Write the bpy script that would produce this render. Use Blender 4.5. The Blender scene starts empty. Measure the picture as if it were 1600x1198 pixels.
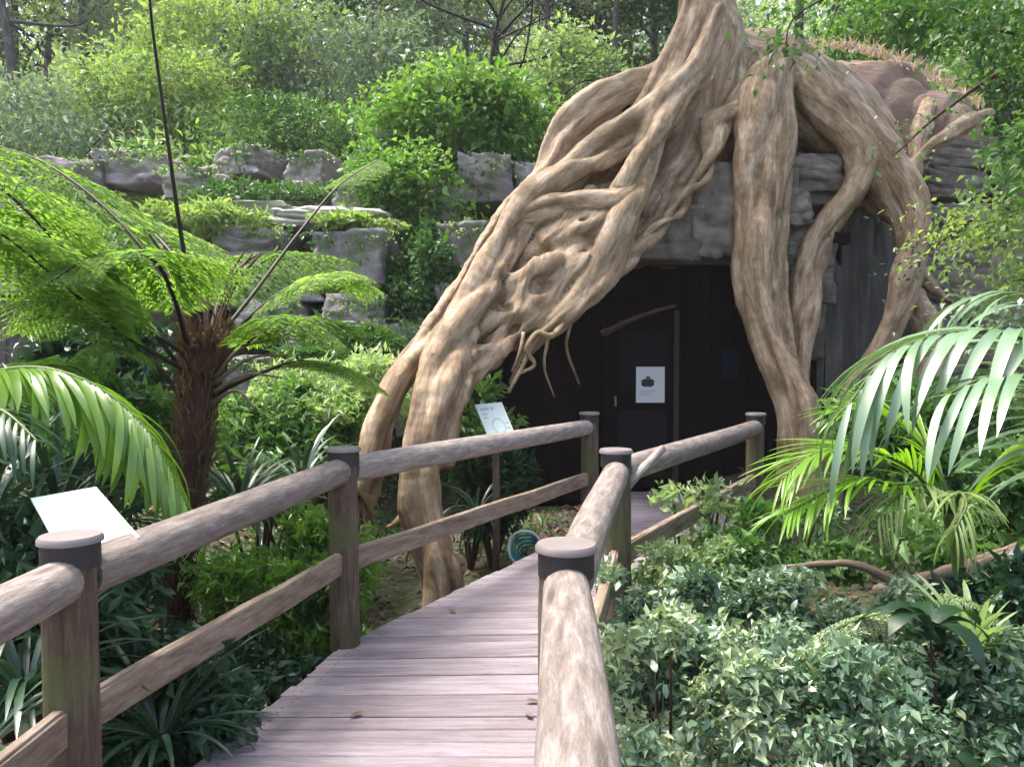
import bpy, math, random
import numpy as np
from mathutils import Vector, Matrix
R = math.radians
rng = np.random.default_rng(7)
random.seed(7)
S = bpy.context.scene
COL = S.collection

# ------------------------------------------------------------------ camera, sky, sun, exposure
FPX, PITCH, CAMZ = 1244.0, R(1.98), 1.6
cam_d = bpy.data.cameras.new("camera"); cam = bpy.data.objects.new("camera", cam_d); COL.objects.link(cam)
cam.location = (0, 0, CAMZ); cam.rotation_euler = (R(90) - PITCH, 0, 0)
cam_d.sensor_width = 36; cam_d.lens = 36 * FPX / 1600; cam_d.clip_start = 0.05; cam_d.clip_end = 2000
S.camera = cam
W = bpy.data.worlds.new("World"); S.world = W; W.use_nodes = True
wn = W.node_tree; wn.nodes.clear()
SUN_EL, SUN_AZ = 68, -60          # azimuth from +Y (view direction) towards +X
sky = wn.nodes.new("ShaderNodeTexSky"); sky.sky_type = 'NISHITA'; sky.sun_disc = False
sky.sun_elevation = R(SUN_EL); sky.sun_rotation = R(SUN_AZ)
sky.air_density = 1.0; sky.dust_density = 6.0; sky.ozone_density = 1.0; sky.altitude = 0
bg = wn.nodes.new("ShaderNodeBackground"); bg.inputs[1].default_value = 0.125
wo = wn.nodes.new("ShaderNodeOutputWorld")
wn.links.new(sky.outputs[0], bg.inputs[0]); wn.links.new(bg.outputs[0], wo.inputs[0])
sd = bpy.data.lights.new("sun", 'SUN'); sd.energy = 1.5; sd.angle = R(16); sd.color = (1, .96, .91)
sun = bpy.data.objects.new("sun", sd); COL.objects.link(sun)
sv = Vector((math.cos(R(SUN_EL)) * math.sin(R(SUN_AZ)), math.cos(R(SUN_EL)) * math.cos(R(SUN_AZ)), math.sin(R(SUN_EL))))
sun.rotation_euler = sv.to_track_quat('Z', 'Y').to_euler(); sun.location = (0, 0, 30)
S.view_settings.view_transform = 'Standard'; S.view_settings.look = 'None'; S.view_settings.gamma = 1
S.view_settings.use_curve_mapping = False; S.view_settings.exposure = 2.1
S.render.engine = 'CYCLES'; S.cycles.max_bounces = 6; S.cycles.transparent_max_bounces = 6
S.cycles.use_denoising = True

# ------------------------------------------------------------------ helpers
CP, SP = math.cos(PITCH), math.sin(PITCH)
def P(px, py, Y):
    """point of the place seen at this pixel of the photograph, Y metres ahead"""
    u = (px - 800) / FPX; v = (599 - py) / FPX
    dy = CP + v * SP; dz = -SP + v * CP
    return np.array([u / dy * Y, Y, CAMZ + dz / dy * Y])
def PX(r, Y): return r * Y / FPX

def new_mesh(name, V, F, tint=None, grain=None, smooth=True, normals=None):
    m = bpy.data.meshes.new(name)
    V = np.asarray(V, np.float32)
    if isinstance(F, np.ndarray):
        n, k = F.shape
        m.vertices.add(len(V)); m.vertices.foreach_set("co", V.ravel())
        m.loops.add(n * k); m.loops.foreach_set("vertex_index", F.astype(np.int32).ravel())
        m.polygons.add(n); m.polygons.foreach_set("loop_start", np.arange(0, n * k, k, dtype=np.int32))
        m.polygons.foreach_set("loop_total", np.full(n, k, np.int32))
        m.update(calc_edges=True)
    else:
        m.from_pydata([tuple(v) for v in V], [], [tuple(f) for f in F]); m.update()
    if tint is not None:
        a = m.attributes.new("tint", 'FLOAT', 'POINT'); a.data.foreach_set("value", np.asarray(tint, np.float32))
    if grain is not None:
        a = m.attributes.new("grain", 'FLOAT_VECTOR', 'POINT'); a.data.foreach_set("vector", np.asarray(grain, np.float32).ravel())
    m.polygons.foreach_set("use_smooth", np.full(len(m.polygons), smooth))
    if normals is not None:
        m.normals_split_custom_set_from_vertices([tuple(x) for x in normals])
    return m

def link(name, mesh, mat=None, parent=None):
    o = bpy.data.objects.new(name, mesh); COL.objects.link(o)
    if mat is not None and len(mesh.materials) == 0: mesh.materials.append(mat)
    if parent is not None:
        o.parent = parent; o.matrix_parent_inverse = pinv(parent)
    return o
def pinv(p):
    M = Matrix.Identity(4)
    while p is not None:
        M = M @ (p.matrix_parent_inverse @ p.matrix_basis).inverted() if p.parent is None else (p.matrix_parent_inverse @ p.matrix_basis).inverted() @ M
        p = p.parent
    return M
def pinv(p):                                   # inverse of the parent's world matrix, no depsgraph needed
    M = Matrix.Identity(4); chain = []
    while p is not None: chain.append(p); p = p.parent
    for q in reversed(chain): M = M @ q.matrix_parent_inverse @ q.matrix_basis
    return M.inverted()
def tag(o, label=None, cat=None, group=None, kind=None):
    if label: o['label'] = label
    if cat: o['category'] = cat
    if group: o['group'] = group
    if kind: o['kind'] = kind
    return o
def thing(name, label, cat, loc, group=None):
    o = bpy.data.objects.new(name, None); COL.objects.link(o); o.location = tuple(float(c) for c in loc); o.empty_display_size = .1
    return tag(o, label, cat, group)
def copy_tree(o, parent=None):
    c = o.copy(); COL.objects.link(c)
    if parent is not None: c.parent = parent
    for ch in list(o.children): copy_tree(ch, c)
    return c

def spline(pts, n):
    """Catmull-Rom through rows of pts (any width), n samples a span"""
    p = np.asarray(pts, float); p = np.vstack([2 * p[0] - p[1], p, 2 * p[-1] - p[-2]])
    out = []
    for i in range(1, len(p) - 2):
        t = np.linspace(0, 1, n, endpoint=False)[:, None]
        a, b, c, d = p[i - 1], p[i], p[i + 1], p[i + 2]
        out.append(.5 * ((2 * b) + (c - a) * t + (2 * a - 5 * b + 4 * c - d) * t * t + (3 * b - a - 3 * c + d) * t ** 3))
    out.append(p[-2][None]); return np.vstack(out)
def frames(c):
    t = np.gradient(c, axis=0); t /= np.linalg.norm(t, axis=1)[:, None] + 1e-9
    n = np.cross(t, [0.0, 0.0, 1.0]); bad = np.linalg.norm(n, axis=1) < .15
    n[bad] = np.cross(t[bad], [0.0, 1.0, 0.0])
    for i in range(1, len(n)):                 # keep the frame from flipping
        v = n[i - 1] - t[i] * np.dot(n[i - 1], t[i]); n[i] = v
        n[i] /= np.linalg.norm(n[i]) + 1e-9
    n[0] /= np.linalg.norm(n[0]) + 1e-9
    return t, n, np.cross(t, n)

class MB:
    def __init__(s): s.V = []; s.F = []; s.T = []; s.G = []; s.n = 0
    def add(s, V, F, tint=.5, grain=None):
        V = np.asarray(V, float); F = np.asarray(F, int)
        s.V.append(V); s.F.append(F + s.n); s.T.append(np.broadcast_to(np.asarray(tint, float), (len(V),)))
        s.G.append(V if grain is None else grain); s.n += len(V)
    def tube(s, c, r, k=8, tint=.5, jit=0, cap=True):
        c = np.asarray(c, float); r = np.broadcast_to(np.asarray(r, float), (len(c),))
        t, n, b = frames(c); a = np.linspace(0, 2 * np.pi, k, endpoint=False)
        rr = r[:, None] * (1 + jit * rng.standard_normal((len(c), k)))
        ring = c[:, None] + rr[..., None] * (np.cos(a)[None, :, None] * n[:, None] + np.sin(a)[None, :, None] * b[:, None])
        V = ring.reshape(-1, 3)
        al = np.r_[0, np.cumsum(np.linalg.norm(np.diff(c, axis=0), axis=1))]
        G = np.stack([np.cos(a)[None] * r[:, None], np.sin(a)[None] * r[:, None], np.repeat(al[:, None], k, 1)], -1).reshape(-1, 3)
        i = np.arange(len(c) - 1)[:, None] * k; j = np.arange(k)[None]; j2 = (j + 1) % k
        F = np.stack([i + j, i + j2, i + k + j2, i + k + j], -1).reshape(-1, 4)
        if cap:
            V = np.vstack([V, c[0], c[-1]]); G = np.vstack([G, [0, 0, 0], [0, 0, al[-1]]]); m = len(c) * k
            e = (len(c) - 1) * k; q = np.arange(k); q2 = (q + 1) % k
            F = np.vstack([F, np.stack([np.full(k, m), q2, q, q], -1)[:, [0, 1, 2, 2]], np.stack([np.full(k, m + 1), e + q, e + q2, e + q2], -1)])
        s.add(V, F, tint, G)
    def box(s, lo, hi, tint=.5):
        x0, y0, z0 = lo; x1, y1, z1 = hi
        V = [(x0, y0, z0), (x1, y0, z0), (x1, y1, z0), (x0, y1, z0), (x0, y0, z1), (x1, y0, z1), (x1, y1, z1), (x0, y1, z1)]
        s.add(V, [(0, 3, 2, 1), (4, 5, 6, 7), (0, 1, 5, 4), (1, 2, 6, 5), (2, 3, 7, 6), (3, 0, 4, 7)], tint)
    def leaves(s, pos, d, nrm, L, Wd, tint, droop=.15, fold=.12):
        N = len(pos); d = d / (np.linalg.norm(d, axis=1)[:, None] + 1e-9)
        side = np.cross(nrm, d); side /= np.linalg.norm(side, axis=1)[:, None] + 1e-9; up = np.cross(d, side) * rng.uniform(-.3, 2.4, (N, 1))
        L = np.broadcast_to(L, (N,)); Wd = np.broadcast_to(Wd, (N,))
        T = np.array([(0, 0, 0), (.45, .5, fold), (.45, -.5, fold), (.5, 0, 0), (1, 0, -droop)])
        V = pos[:, None] + (T[None, :, 0, None] * L[:, None, None]) * d[:, None] + (T[None, :, 1, None] * Wd[:, None, None]) * side[:, None] \
            + (T[None, :, 2, None] * L[:, None, None]) * up[:, None]
        F = np.array([(0, 2, 3), (0, 3, 1), (1, 3, 4), (3, 2, 4)])
        F = (F[None] + 5 * np.arange(N)[:, None, None]).reshape(-1, 3)
        F = np.hstack([F, F[:, 2:3]])
        s.add(V.reshape(-1, 3), F, np.repeat(np.broadcast_to(tint, (N,)), 5))
    def mesh(s, name, smooth=True, off=None, grain=False):
        V = np.vstack(s.V); F = np.vstack(s.F); T = np.concatenate(s.T)
        tri = F[:, 2] == F[:, 3]
        if off is not None: V = V - np.asarray(off)
        G = np.vstack(s.G) if grain else None
        if tri.all(): return new_mesh(name, V, F[:, :3], T, G, smooth)
        if not tri.any(): return new_mesh(name, V, F, T, G, smooth)
        q = F[~tri]; t3 = F[tri][:, :3]
        q = np.vstack([q[:, [0, 1, 2]], q[:, [0, 2, 3]]])
        return new_mesh(name, V, np.vstack([q, t3]), T, G, smooth)
    def obj(s, name, mat, parent=None, smooth=True, grain=False):
        return link(name, s.mesh(name, smooth, None, grain), mat, parent)

def unit(N, zb=0.0):
    v = rng.standard_normal((N, 3)); v[:, 2] += zb; return v / np.linalg.norm(v, axis=1)[:, None]
def crown(mb, c, rad, n, L, Wd, clumps=14, cs=.34, tint=(.1, .9), seed=None, hollow=.35, up=.6):
    """leaf faces gathered in clumps through an ellipsoid"""
    global rng
    if seed is not None: keep = rng; rng = np.random.default_rng(seed)
    c = np.asarray(c, float); rad = np.asarray(rad, float)
    cc = unit(clumps) * (hollow + (1 - hollow) * rng.random((clumps, 1)) ** .5) * (.75 + .42 * rng.random((clumps, 1)))
    ct = rng.random(clumps); k = rng.integers(0, clumps, n)
    p = cc[k] + unit(n) * rng.random((n, 1)) ** .45 * cs * (0.7 + .6 * ct[k][:, None])
    out = p / (np.linalg.norm(p, axis=1)[:, None] + 1e-6)
    d = out * .6 + unit(n) * .9; d[:, 2] -= .15
    nr = unit(n) * .8; nr[:, 2] += up + .2
    t = tint[0] + (tint[1] - tint[0]) * np.clip(ct[k] * .6 + rng.random(n) * .4, 0, 1)
    s = np.clip(np.exp(.38 * rng.standard_normal(n)), .35, 2.0)
    mb.leaves(c + p * rad, d, nr, L * s, Wd * s, t)
    centres = c + cc * rad
    if seed is not None: rng = keep
    return centres

# ------------------------------------------------------------------ materials
def mat(name):
    m = bpy.data.materials.new(name); m.use_nodes = True; nt = m.node_tree; nt.nodes.clear()
    o = nt.nodes.new("ShaderNodeOutputMaterial"); b = nt.nodes.new("ShaderNodeBsdfPrincipled")
    nt.links.new(b.outputs[0], o.inputs[0]); return m, nt, b, o
def N(nt, t, **kw):
    n = nt.nodes.new(t)
    for k, v in kw.items():
        if k in n.inputs.keys() if isinstance(k, str) else False: n.inputs[k].default_value = v
        else: setattr(n, k, v)
    return n
def ramp(nt, src, stops):
    r = nt.nodes.new("ShaderNodeValToRGB"); e = r.color_ramp.elements
    while len(e) < len(stops): e.new(.5)
    for x, (p, c) in zip(e, stops): x.position = p; x.color = (*c, 1)
    nt.links.new(src, r.inputs[0]); return r.outputs[0]
def mixc(nt, f, a, b, typ='MIX'):
    m = nt.nodes.new("ShaderNodeMix"); m.data_type = 'RGBA'; m.blend_type = typ
    for s, v in ((m.inputs[0], f), (m.inputs[6], a), (m.inputs[7], b)):
        if isinstance(v, (int, float)): s.default_value = v
        elif isinstance(v, tuple): s.default_value = (*v, 1)
        else: nt.links.new(v, s)
    return m.outputs[2]
def noise(nt, vec, scale, detail=4, rough=.55, dist=0):
    n = nt.nodes.new("ShaderNodeTexNoise"); n.inputs['Scale'].default_value = scale; n.inputs['Detail'].default_value = detail
    n.inputs['Roughness'].default_value = rough; n.inputs['Distortion'].default_value = dist
    if vec is not None: nt.links.new(vec, n.inputs['Vector'])
    return n.outputs[0]
def coords(nt, kind='Object', scale=(1, 1, 1), attr=None):
    if attr: a = nt.nodes.new("ShaderNodeAttribute"); a.attribute_name = attr; src = a.outputs['Vector']
    else: a = nt.nodes.new("ShaderNodeTexCoord"); src = a.outputs[kind]
    m = nt.nodes.new("ShaderNodeMapping"); m.inputs['Scale'].default_value = scale; nt.links.new(src, m.inputs[0]); return m.outputs[0]
def bump(nt, b, h, st=.5, dist=.02):
    n = nt.nodes.new("ShaderNodeBump"); n.inputs['Strength'].default_value = st; n.inputs['Distance'].default_value = dist
    nt.links.new(h, n.inputs['Height']); nt.links.new(n.outputs[0], b.inputs['Normal'])

def leafmat(name, stops, rough=.45, transl=.35, spec=.5, rand=.35):
    m, nt, b, o = mat(name)
    a = nt.nodes.new("ShaderNodeAttribute"); a.attribute_name = "tint"
    oi = nt.nodes.new("ShaderNodeObjectInfo")
    mm = nt.nodes.new("ShaderNodeMath"); mm.operation = 'MULTIPLY_ADD'; mm.inputs[1].default_value = rand
    nt.links.new(oi.outputs['Random'], mm.inputs[0])
    m2 = nt.nodes.new("ShaderNodeMath"); m2.operation = 'MULTIPLY'; m2.inputs[1].default_value = 1 - rand
    nt.links.new(a.outputs['Fac'], m2.inputs[0]); nt.links.new(m2.outputs[0], mm.inputs[2])
    c = ramp(nt, mm.outputs[0], stops)
    nz = noise(nt, coords(nt, 'Object'), 9, 2); c = mixc(nt, nz, c, mixc(nt, .5, c, (.9, .95, .8), 'MULTIPLY'))
    nt.links.new(c, b.inputs['Base Color']); b.inputs['Roughness'].default_value = rough; b.inputs['Specular IOR Level'].default_value = spec
    t = nt.nodes.new("ShaderNodeBsdfTranslucent")
    nt.links.new(mixc(nt, 1, c, (1.5, 1.6, .7), 'MULTIPLY'), t.inputs[0])
    x = nt.nodes.new("ShaderNodeMixShader"); x.inputs[0].default_value = transl
    nt.links.new(b.outputs[0], x.inputs[1]); nt.links.new(t.outputs[0], x.inputs[2]); nt.links.new(x.outputs[0], o.inputs[0])
    return m
def g(*s): return list(s)
L_bright = leafmat('leaf_bright_green', [(0, (.03, .085, .014)), (.5, (.085, .2, .035)), (1, (.24, .38, .11))], .5, .4)
L_mid = leafmat('leaf_mid_green', [(0, (.02, .06, .015)), (.5, (.07, .16, .04)), (1, (.18, .3, .09))], .45, .3)
L_dark = leafmat('leaf_dark_green', [(0, (.008, .026, .012)), (.6, (.022, .065, .028)), (1, (.07, .14, .06))], .38, .22)
L_yell = leafmat('leaf_yellow_green', [(0, (.09, .15, .045)), (.5, (.22, .31, .11)), (1, (.42, .48, .25))], .5, .45)
L_blue = leafmat('leaf_grey_green', [(0, (.07, .11, .085)), (.5, (.2, .27, .21)), (1, (.4, .46, .4))], .5, .3)  # raised and greyed: the background's overexposed paleness is put into the leaf colour
L_pale = leafmat('leaf_pale_feathery', [(0, (.1, .16, .07)), (.5, (.27, .37, .2)), (1, (.48, .55, .37))], .5, .4)  # own pale green, lightened further to carry the washed-out background in its colour
L_vari = leafmat('leaf_variegated', [(0, (.02, .055, .03)), (.4, (.08, .15, .09)), (.62, (.2, .3, .2)), (.82, (.4, .46, .28)), (1, (.7, .7, .52))], .3, .2, .7)
L_fern = leafmat('fern_green', [(0, (.06, .12, .02)), (.5, (.15, .26, .06)), (1, (.38, .48, .2))], .6, .58, .2)
L_palm = leafmat('palm_green', [(0, (.06, .12, .05)), (.6, (.15, .25, .14)), (1, (.3, .42, .28))], .27, .15, 1.0)  # base colour paled towards blue-grey to paint in the silvery sky sheen
L_lime = leafmat('palm_lime_green', [(0, (.09, .2, .012)), (.6, (.16, .32, .02)), (1, (.3, .4, .05))], .35, .4)
L_glow = leafmat('young_frond_green', [(0, (.06, .14, .02)), (.5, (.14, .27, .035)), (1, (.26, .4, .08))], .3, .4, .8)
L_tuft = leafmat('pale_root_tuft', [(0, (.3, .2, .16)), (.5, (.45, .34, .29)), (1, (.6, .5, .45))], .8, .2, .1)
L_strap = leafmat('strap_leaf', [(0, (.012, .035, .02)), (.6, (.035, .08, .045)), (1, (.14, .2, .13))], .3, .2, .8)
L_dead = leafmat('dead_leaf', [(0, (.07, .04, .02)), (.5, (.16, .1, .05)), (1, (.3, .21, .11))], .7, .2)
L_litter = leafmat('leaf_litter', [(0, (.05, .03, .02)), (.5, (.14, .085, .05)), (1, (.32, .22, .15))], .7, .05)

def woodmat(name, a, b2, c3, scale=(14, 14, 1.4), rough=.65, bst=.5, attr='grain', spec=.3, moss=None, knots=False):
    m, nt, b, o = mat(name)
    v = coords(nt, attr=attr, scale=scale)
    n1 = noise(nt, v, 1.6, 6, .65, .4); n2 = noise(nt, coords(nt, 'Object'), 1.3, 3)
    c = ramp(nt, n1, [(.28, a), (.5, b2), (.72, c3)])
    c = mixc(nt, n2, c, mixc(nt, 1, c, (.7, .66, .64), 'MULTIPLY'))
    oi = nt.nodes.new("ShaderNodeObjectInfo"); c = mixc(nt, oi.outputs['Random'], c, mixc(nt, 1, c, (.72, .7, .69), 'MULTIPLY'))
    if moss:
        n3 = noise(nt, coords(nt, 'Object'), 2.7, 5, .6); f = ramp(nt, n3, [(.52, (0, 0, 0)), (.68, (.75, .75, .75))])
        c = mixc(nt, f, c, moss)
    nt.links.new(c, b.inputs['Base Color']); b.inputs['Roughness'].default_value = rough; b.inputs['Specular IOR Level'].default_value = spec
    if knots:
        vo = N(nt, 'ShaderNodeTexVoronoi'); vo.inputs['Scale'].default_value = .42; nt.links.new(v, vo.inputs['Vector'])
        c = mixc(nt, ramp(nt, vo.outputs['Distance'], [(.1, (.8, .8, .8)), (.2, (0, 0, 0))]), c, tuple(x * .5 for x in a))
    fine = noise(nt, v, 9, 4, .8); c = mixc(nt, ramp(nt, fine, [(.36, (.42, .42, .42)), (.5, (0, 0, 0))]), c, mixc(nt, 1, c, (.42, .37, .33), 'MULTIPLY')); nt.links.new(c, b.inputs['Base Color'])
    n4 = noise(nt, v, 5, 7, .75); bump(nt, b, n4, bst, .012)
    return m
M_rail = woodmat('weathered_log', (.17, .13, .105), (.36, .31, .28), (.6, .56, .53), (24, 24, 4.5), .5, .9, spec=.5, knots=True)
M_post = woodmat('weathered_post', (.055, .038, .028), (.14, .1, .07), (.26, .2, .14), (24, 24, 3), .6, .6, moss=(.1, .11, .04))
M_low = woodmat('lower_rail_wood', (.15, .1, .06), (.33, .26, .19), (.5, .43, .36), (18, 18, 3), .6, .6, knots=True)
M_deck = woodmat('deck_board', (.2, .165, .18), (.31, .27, .3), (.43, .39, .43), (16, 16, 1.6), .48, .25, spec=.5)
M_root = woodmat('fig_root_bark', (.1, .055, .026), (.43, .31, .185), (.78, .66, .5), (7, 7, 1.4), .6, 1.0, moss=(.15, .11, .045))
M_trunk = woodmat('bark_brown', (.03, .013, .01), (.09, .045, .03), (.18, .105, .07), (9, 9, 2), .8, .9)
M_dkbark = woodmat('bark_dark', (.02, .016, .016), (.045, .035, .034), (.09, .075, .075), (6, 6, 1.5), .8, .6)
M_bgtrunk = woodmat('bark_grey', (.07, .065, .07), (.15, .135, .14), (.28, .26, .27), (6, 6, 1.5), .8, .6)
M_board = woodmat('shade_darkened_board', (.003, .0012, .001), (.008, .003, .002), (.015, .006, .0045), (18, 18, 1.4), .8, .4, spec=.12)  # red-brown boards taken near black so the recess shade sits in their colour
M_grey = woodmat('grey_paling', (.06, .045, .045), (.12, .095, .1), (.2, .17, .18), (18, 18, 1.4), .7, .4)
M_stalk = woodmat('frond_stalk', (.012, .01, .006), (.03, .024, .012), (.07, .06, .025), (30, 30, 3), .5, .3)
M_gstalk = woodmat('green_stalk', (.05, .08, .02), (.1, .16, .04), (.2, .26, .08), (30, 30, 3), .45, .2)
M_twig = woodmat('twig_bark', (.1, .07, .05), (.24, .18, .14), (.42, .34, .28), (30, 30, 4), .7, .6)

def rockmat(name, a, b2, c3, green=.0, scale=1.0):
    m, nt, b, o = mat(name); v = coords(nt, 'Object')
    n1 = noise(nt, v, 1.7 * scale, 7, .65, .6); n2 = noise(nt, coords(nt, 'Object', (1.2, 1.2, 5)), 1.5 * scale, 5, .6)
    c = ramp(nt, n1, [(.3, a), (.5, b2), (.7, c3)]); c = mixc(nt, .35, c, ramp(nt, n2, [(.35, a), (.65, c3)]))
    oi = nt.nodes.new("ShaderNodeObjectInfo"); c = mixc(nt, oi.outputs['Random'], c, mixc(nt, 1, c, (.75, .72, .72), 'MULTIPLY'))
    if green:
        f = ramp(nt, noise(nt, v, 1.1, 5, .6), [(.5, (0, 0, 0)), (.66, (green, green, green))]); c = mixc(nt, f, c, (.09, .14, .045))
    nt.links.new(c, b.inputs['Base Color']); b.inputs['Roughness'].default_value = .85
    cr = N(nt, 'ShaderNodeTexVoronoi'); cr.feature = 'DISTANCE_TO_EDGE'; cr.inputs['Scale'].default_value = 2.2 * scale; nt.links.new(v, cr.inputs['Vector'])
    hh = mixc(nt, .12, noise(nt, v, 6 * scale, 10, .78), ramp(nt, cr.outputs['Distance'], [(0, (0, 0, 0)), (.05, (1, 1, 1))])); bump(nt, b, hh, 1, .06); return m
M_rock = rockmat('sandstone_mauve', (.19, .165, .175), (.4, .355, .37), (.62, .57, .6), .9)
M_rockp = rockmat('pale_ledge_stone', (.4, .39, .33), (.55, .54, .46), (.7, .7, .6), .3)
M_rockh = rockmat('house_rock', (.08, .065, .055), (.23, .195, .16), (.42, .37, .31), .2)
M_rockd = rockmat('dark_fluted_rock', (.05, .042, .04), (.14, .12, .115), (.3, .265, .26), .3)
M_mound = rockmat('reddish_mound', (.2, .115, .085), (.39, .25, .19), (.52, .38, .31), .3, 3)

def plain(name, col, rough=.5, metal=0, nz=.15, sc=20, spec=.5):
    m, nt, b, o = mat(name); c = mixc(nt, noise(nt, coords(nt, 'Object'), sc, 5), tuple(x * (1 - nz) for x in col), tuple(min(1, x * (1 + nz)) for x in col))
    nt.links.new(c, b.inputs['Base Color']); b.inputs['Roughness'].default_value = rough; b.inputs['Metallic'].default_value = metal
    b.inputs['Specular IOR Level'].default_value = spec; return m
M_cap = plain('brown_post_cap', (.2, .17, .165), .5, .2, .25, 12)
M_band = plain('dark_metal_band', (.035, .03, .03), .5, .3, .3)
M_sign = plain('sign_white', (.5, .57, .54), .35, 0, .04, 6)
M_print = plain('sign_print_green', (.22, .42, .36), .4, 0, .1)
M_print2 = plain('sign_print_grey', (.3, .36, .33), .4, 0, .1)
M_paper = plain('paper', (.72, .72, .75), .7, 0, .05)
M_ink = plain('ink', (.02, .02, .025), .6, 0, .1)
M_hose = plain('teal_hose', (.02, .2, .19), .35, 0, .1)
M_hosew = plain('pale_hose', (.5, .62, .62), .4, 0, .1)
M_frame = plain('brown_frame', (.03, .018, .014), .6, 0, .3)
M_glass = plain('dark_glass', (.003, .003, .004), .6, 0, .2, 20, .15)
M_blue = plain('dull_blue_plate', (.005, .008, .022), .7, 0, .2, 20, .15)
def groundmat():
    m, nt, b, o = mat('soil_and_litter'); v = coords(nt, 'Object')
    c = ramp(nt, noise(nt, v, 6, 8, .7), [(.3, (.025, .018, .012)), (.5, (.07, .05, .035)), (.7, (.17, .125, .09))])
    f = ramp(nt, noise(nt, v, .55, 5, .6), [(.42, (0, 0, 0)), (.6, (.8, .8, .8))]); c = mixc(nt, f, c, (.05, .085, .025))
    nt.links.new(c, b.inputs['Base Color']); b.inputs['Roughness'].default_value = .9
    bump(nt, b, noise(nt, v, 14, 8, .7), 1, .05); return m
M_ground = groundmat()

# ------------------------------------------------------------------ ground
def ss(a, b, x): t = np.clip((x - a) / (b - a), 0, 1); return t * t * (3 - 2 * t)
def gz(x, y):
    x = np.asarray(x, float); y = np.asarray(y, float)
    yy = y + .35 * np.sin(x * .9 + 1) + .2 * np.sin(x * 2.3)
    z = -.55 + 0 * x
    z = z + .35 * ss(.9, 3.2, x) * (1 - ss(12, 14, y)) + .42 * ss(7.0, 8.6, y) * ss(-1.2, .5, x)
    z = z + .7 * ss(5, 9.5, y) * ss(-1.5, -4, x)
    z = z + 2.6 * ss(10.6, 12.2, yy) + 1.5 * ss(13.2, 15.0, yy)
    z = z + .33 * np.clip(yy - 15, 0, 38) + .05 * np.sin(x * 1.7 + y) + .04 * np.sin(x * 3.1 - y * 2.3)
    z = z + .8 * ss(4, 9, x) * ss(4, 9, y)
    return z
ax = np.unique(np.concatenate([np.linspace(-12, 14, 131), np.linspace(-300, 300, 61)]))
ay = np.unique(np.concatenate([np.linspace(-3, 30, 166), np.linspace(-120, 300, 61)]))
GX, GY = np.meshgrid(ax, ay, indexing='ij'); GZ = gz(GX, GY)
nx, ny = GX.shape; ii = np.arange(nx - 1)[:, None] * ny; jj = np.arange(ny - 1)[None]
F = np.stack([ii + jj, ii + ny + jj, ii + ny + jj + 1, ii + jj + 1], -1).reshape(-1, 4)
o = link('ground', new_mesh('ground', np.stack([GX, GY, GZ], -1).reshape(-1, 3), F), M_ground); o['kind'] = 'structure'

# ------------------------------------------------------------------ rocks
def noise3(p, f, seed):
    r = np.random.default_rng(seed); v = 0
    for k in range(7):
        d = r.standard_normal(3); d /= np.linalg.norm(d); v = v + np.sin(p @ d * f * (.6 + .9 * r.random()) + r.random() * 6.28)
    return v / 3.2
def rock_mesh(seed, n=19, blocky=.86, amp=.08, flute=0):
    f = np.linspace(-1, 1, n); V = []; F = []; base = 0
    for axis in range(3):
        for sgn in (-1, 1):
            a, b = np.meshgrid(f, f, indexing='ij'); c = np.full_like(a, sgn)
            pts = [None] * 3; pts[axis] = c; pts[(axis + 1) % 3] = a; pts[(axis + 2) % 3] = b
            V.append(np.stack(pts, -1).reshape(-1, 3)); i = np.arange(n - 1)[:, None] * n; j = np.arange(n - 1)[None]
            q = np.stack([i + j, i + n + j, i + n + j + 1, i + j + 1], -1).reshape(-1, 4)
            F.append((q if sgn > 0 else q[:, ::-1]) + base); base += n * n
    V = np.vstack(V); F = np.vstack(F)
    key = np.round(V * 1000).astype(int); u, inv = np.unique(key, axis=0, return_inverse=True); inv = inv.ravel()
    V = u / 1000.0; F = inv[F]
    sph = V / np.linalg.norm(V, axis=1)[:, None]; V = V * blocky * .92 + sph * (1 - blocky)
    V = V * (1 + amp * noise3(V, 2.6, seed))[:, None] + .35 * amp * np.stack([noise3(V, 6, seed + i) for i in (1, 2, 3)], -1)
    rf = 1 - np.abs(noise3(V, 5, seed + 5)) * .9; st_ = np.sin(V[:, 2] * 13 + 2 * noise3(V, 2, seed + 4))
    V = V * (1 - .1 * np.clip(rf, 0, 1) ** 6 + .008 * np.sign(st_) * np.abs(st_) ** .4 + .022 * noise3(V, 14, seed + 7) + .03 * np.sign(noise3(V, 4, seed + 8)) * np.abs(noise3(V, 4, seed + 8)) ** .25)[:, None]
    if flute: V[:, 1] += flute * np.sin(V[:, 0] * 9 + 2 * noise3(V, 2, seed + 9)) * (np.abs(V[:, 2]) < .95)
    return new_mesh('rock', V * .5, F)
ROCKS = [rock_mesh(s) for s in range(6)]
for m_ in ROCKS: m_.materials.append(M_rock)
def mats_of(meshes, m_):
    out = []
    for me in meshes:
        c = me.copy(); c.materials.clear(); c.materials.append(m_); out.append(c)
    return out
ROCKS_P, ROCKS_H, ROCKS_D = mats_of(ROCKS, M_rockp), mats_of(ROCKS, M_rockh), [rock_mesh(20 + s, 15, .7, .1, .1) for s in range(2)]
for m_ in ROCKS_D: m_.materials.append(M_rockd)
def rock(parent, bank, i, x0, y0, x1, y1, Y, depth=.8, rz=0, name='rock'):
    a = P(x0, y1, Y); b = P(x1, y0, Y)
    o = link(name, bank[i % len(bank)], None, parent)
    o.location = ((a[0] + b[0]) / 2, Y + depth * .35, (a[2] + b[2]) / 2); o.rotation_euler = (0, 0, rz)
    o.scale = (1.12 * (b[0] - a[0]), depth, 1.12 * (b[2] - a[2])); return o

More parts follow.
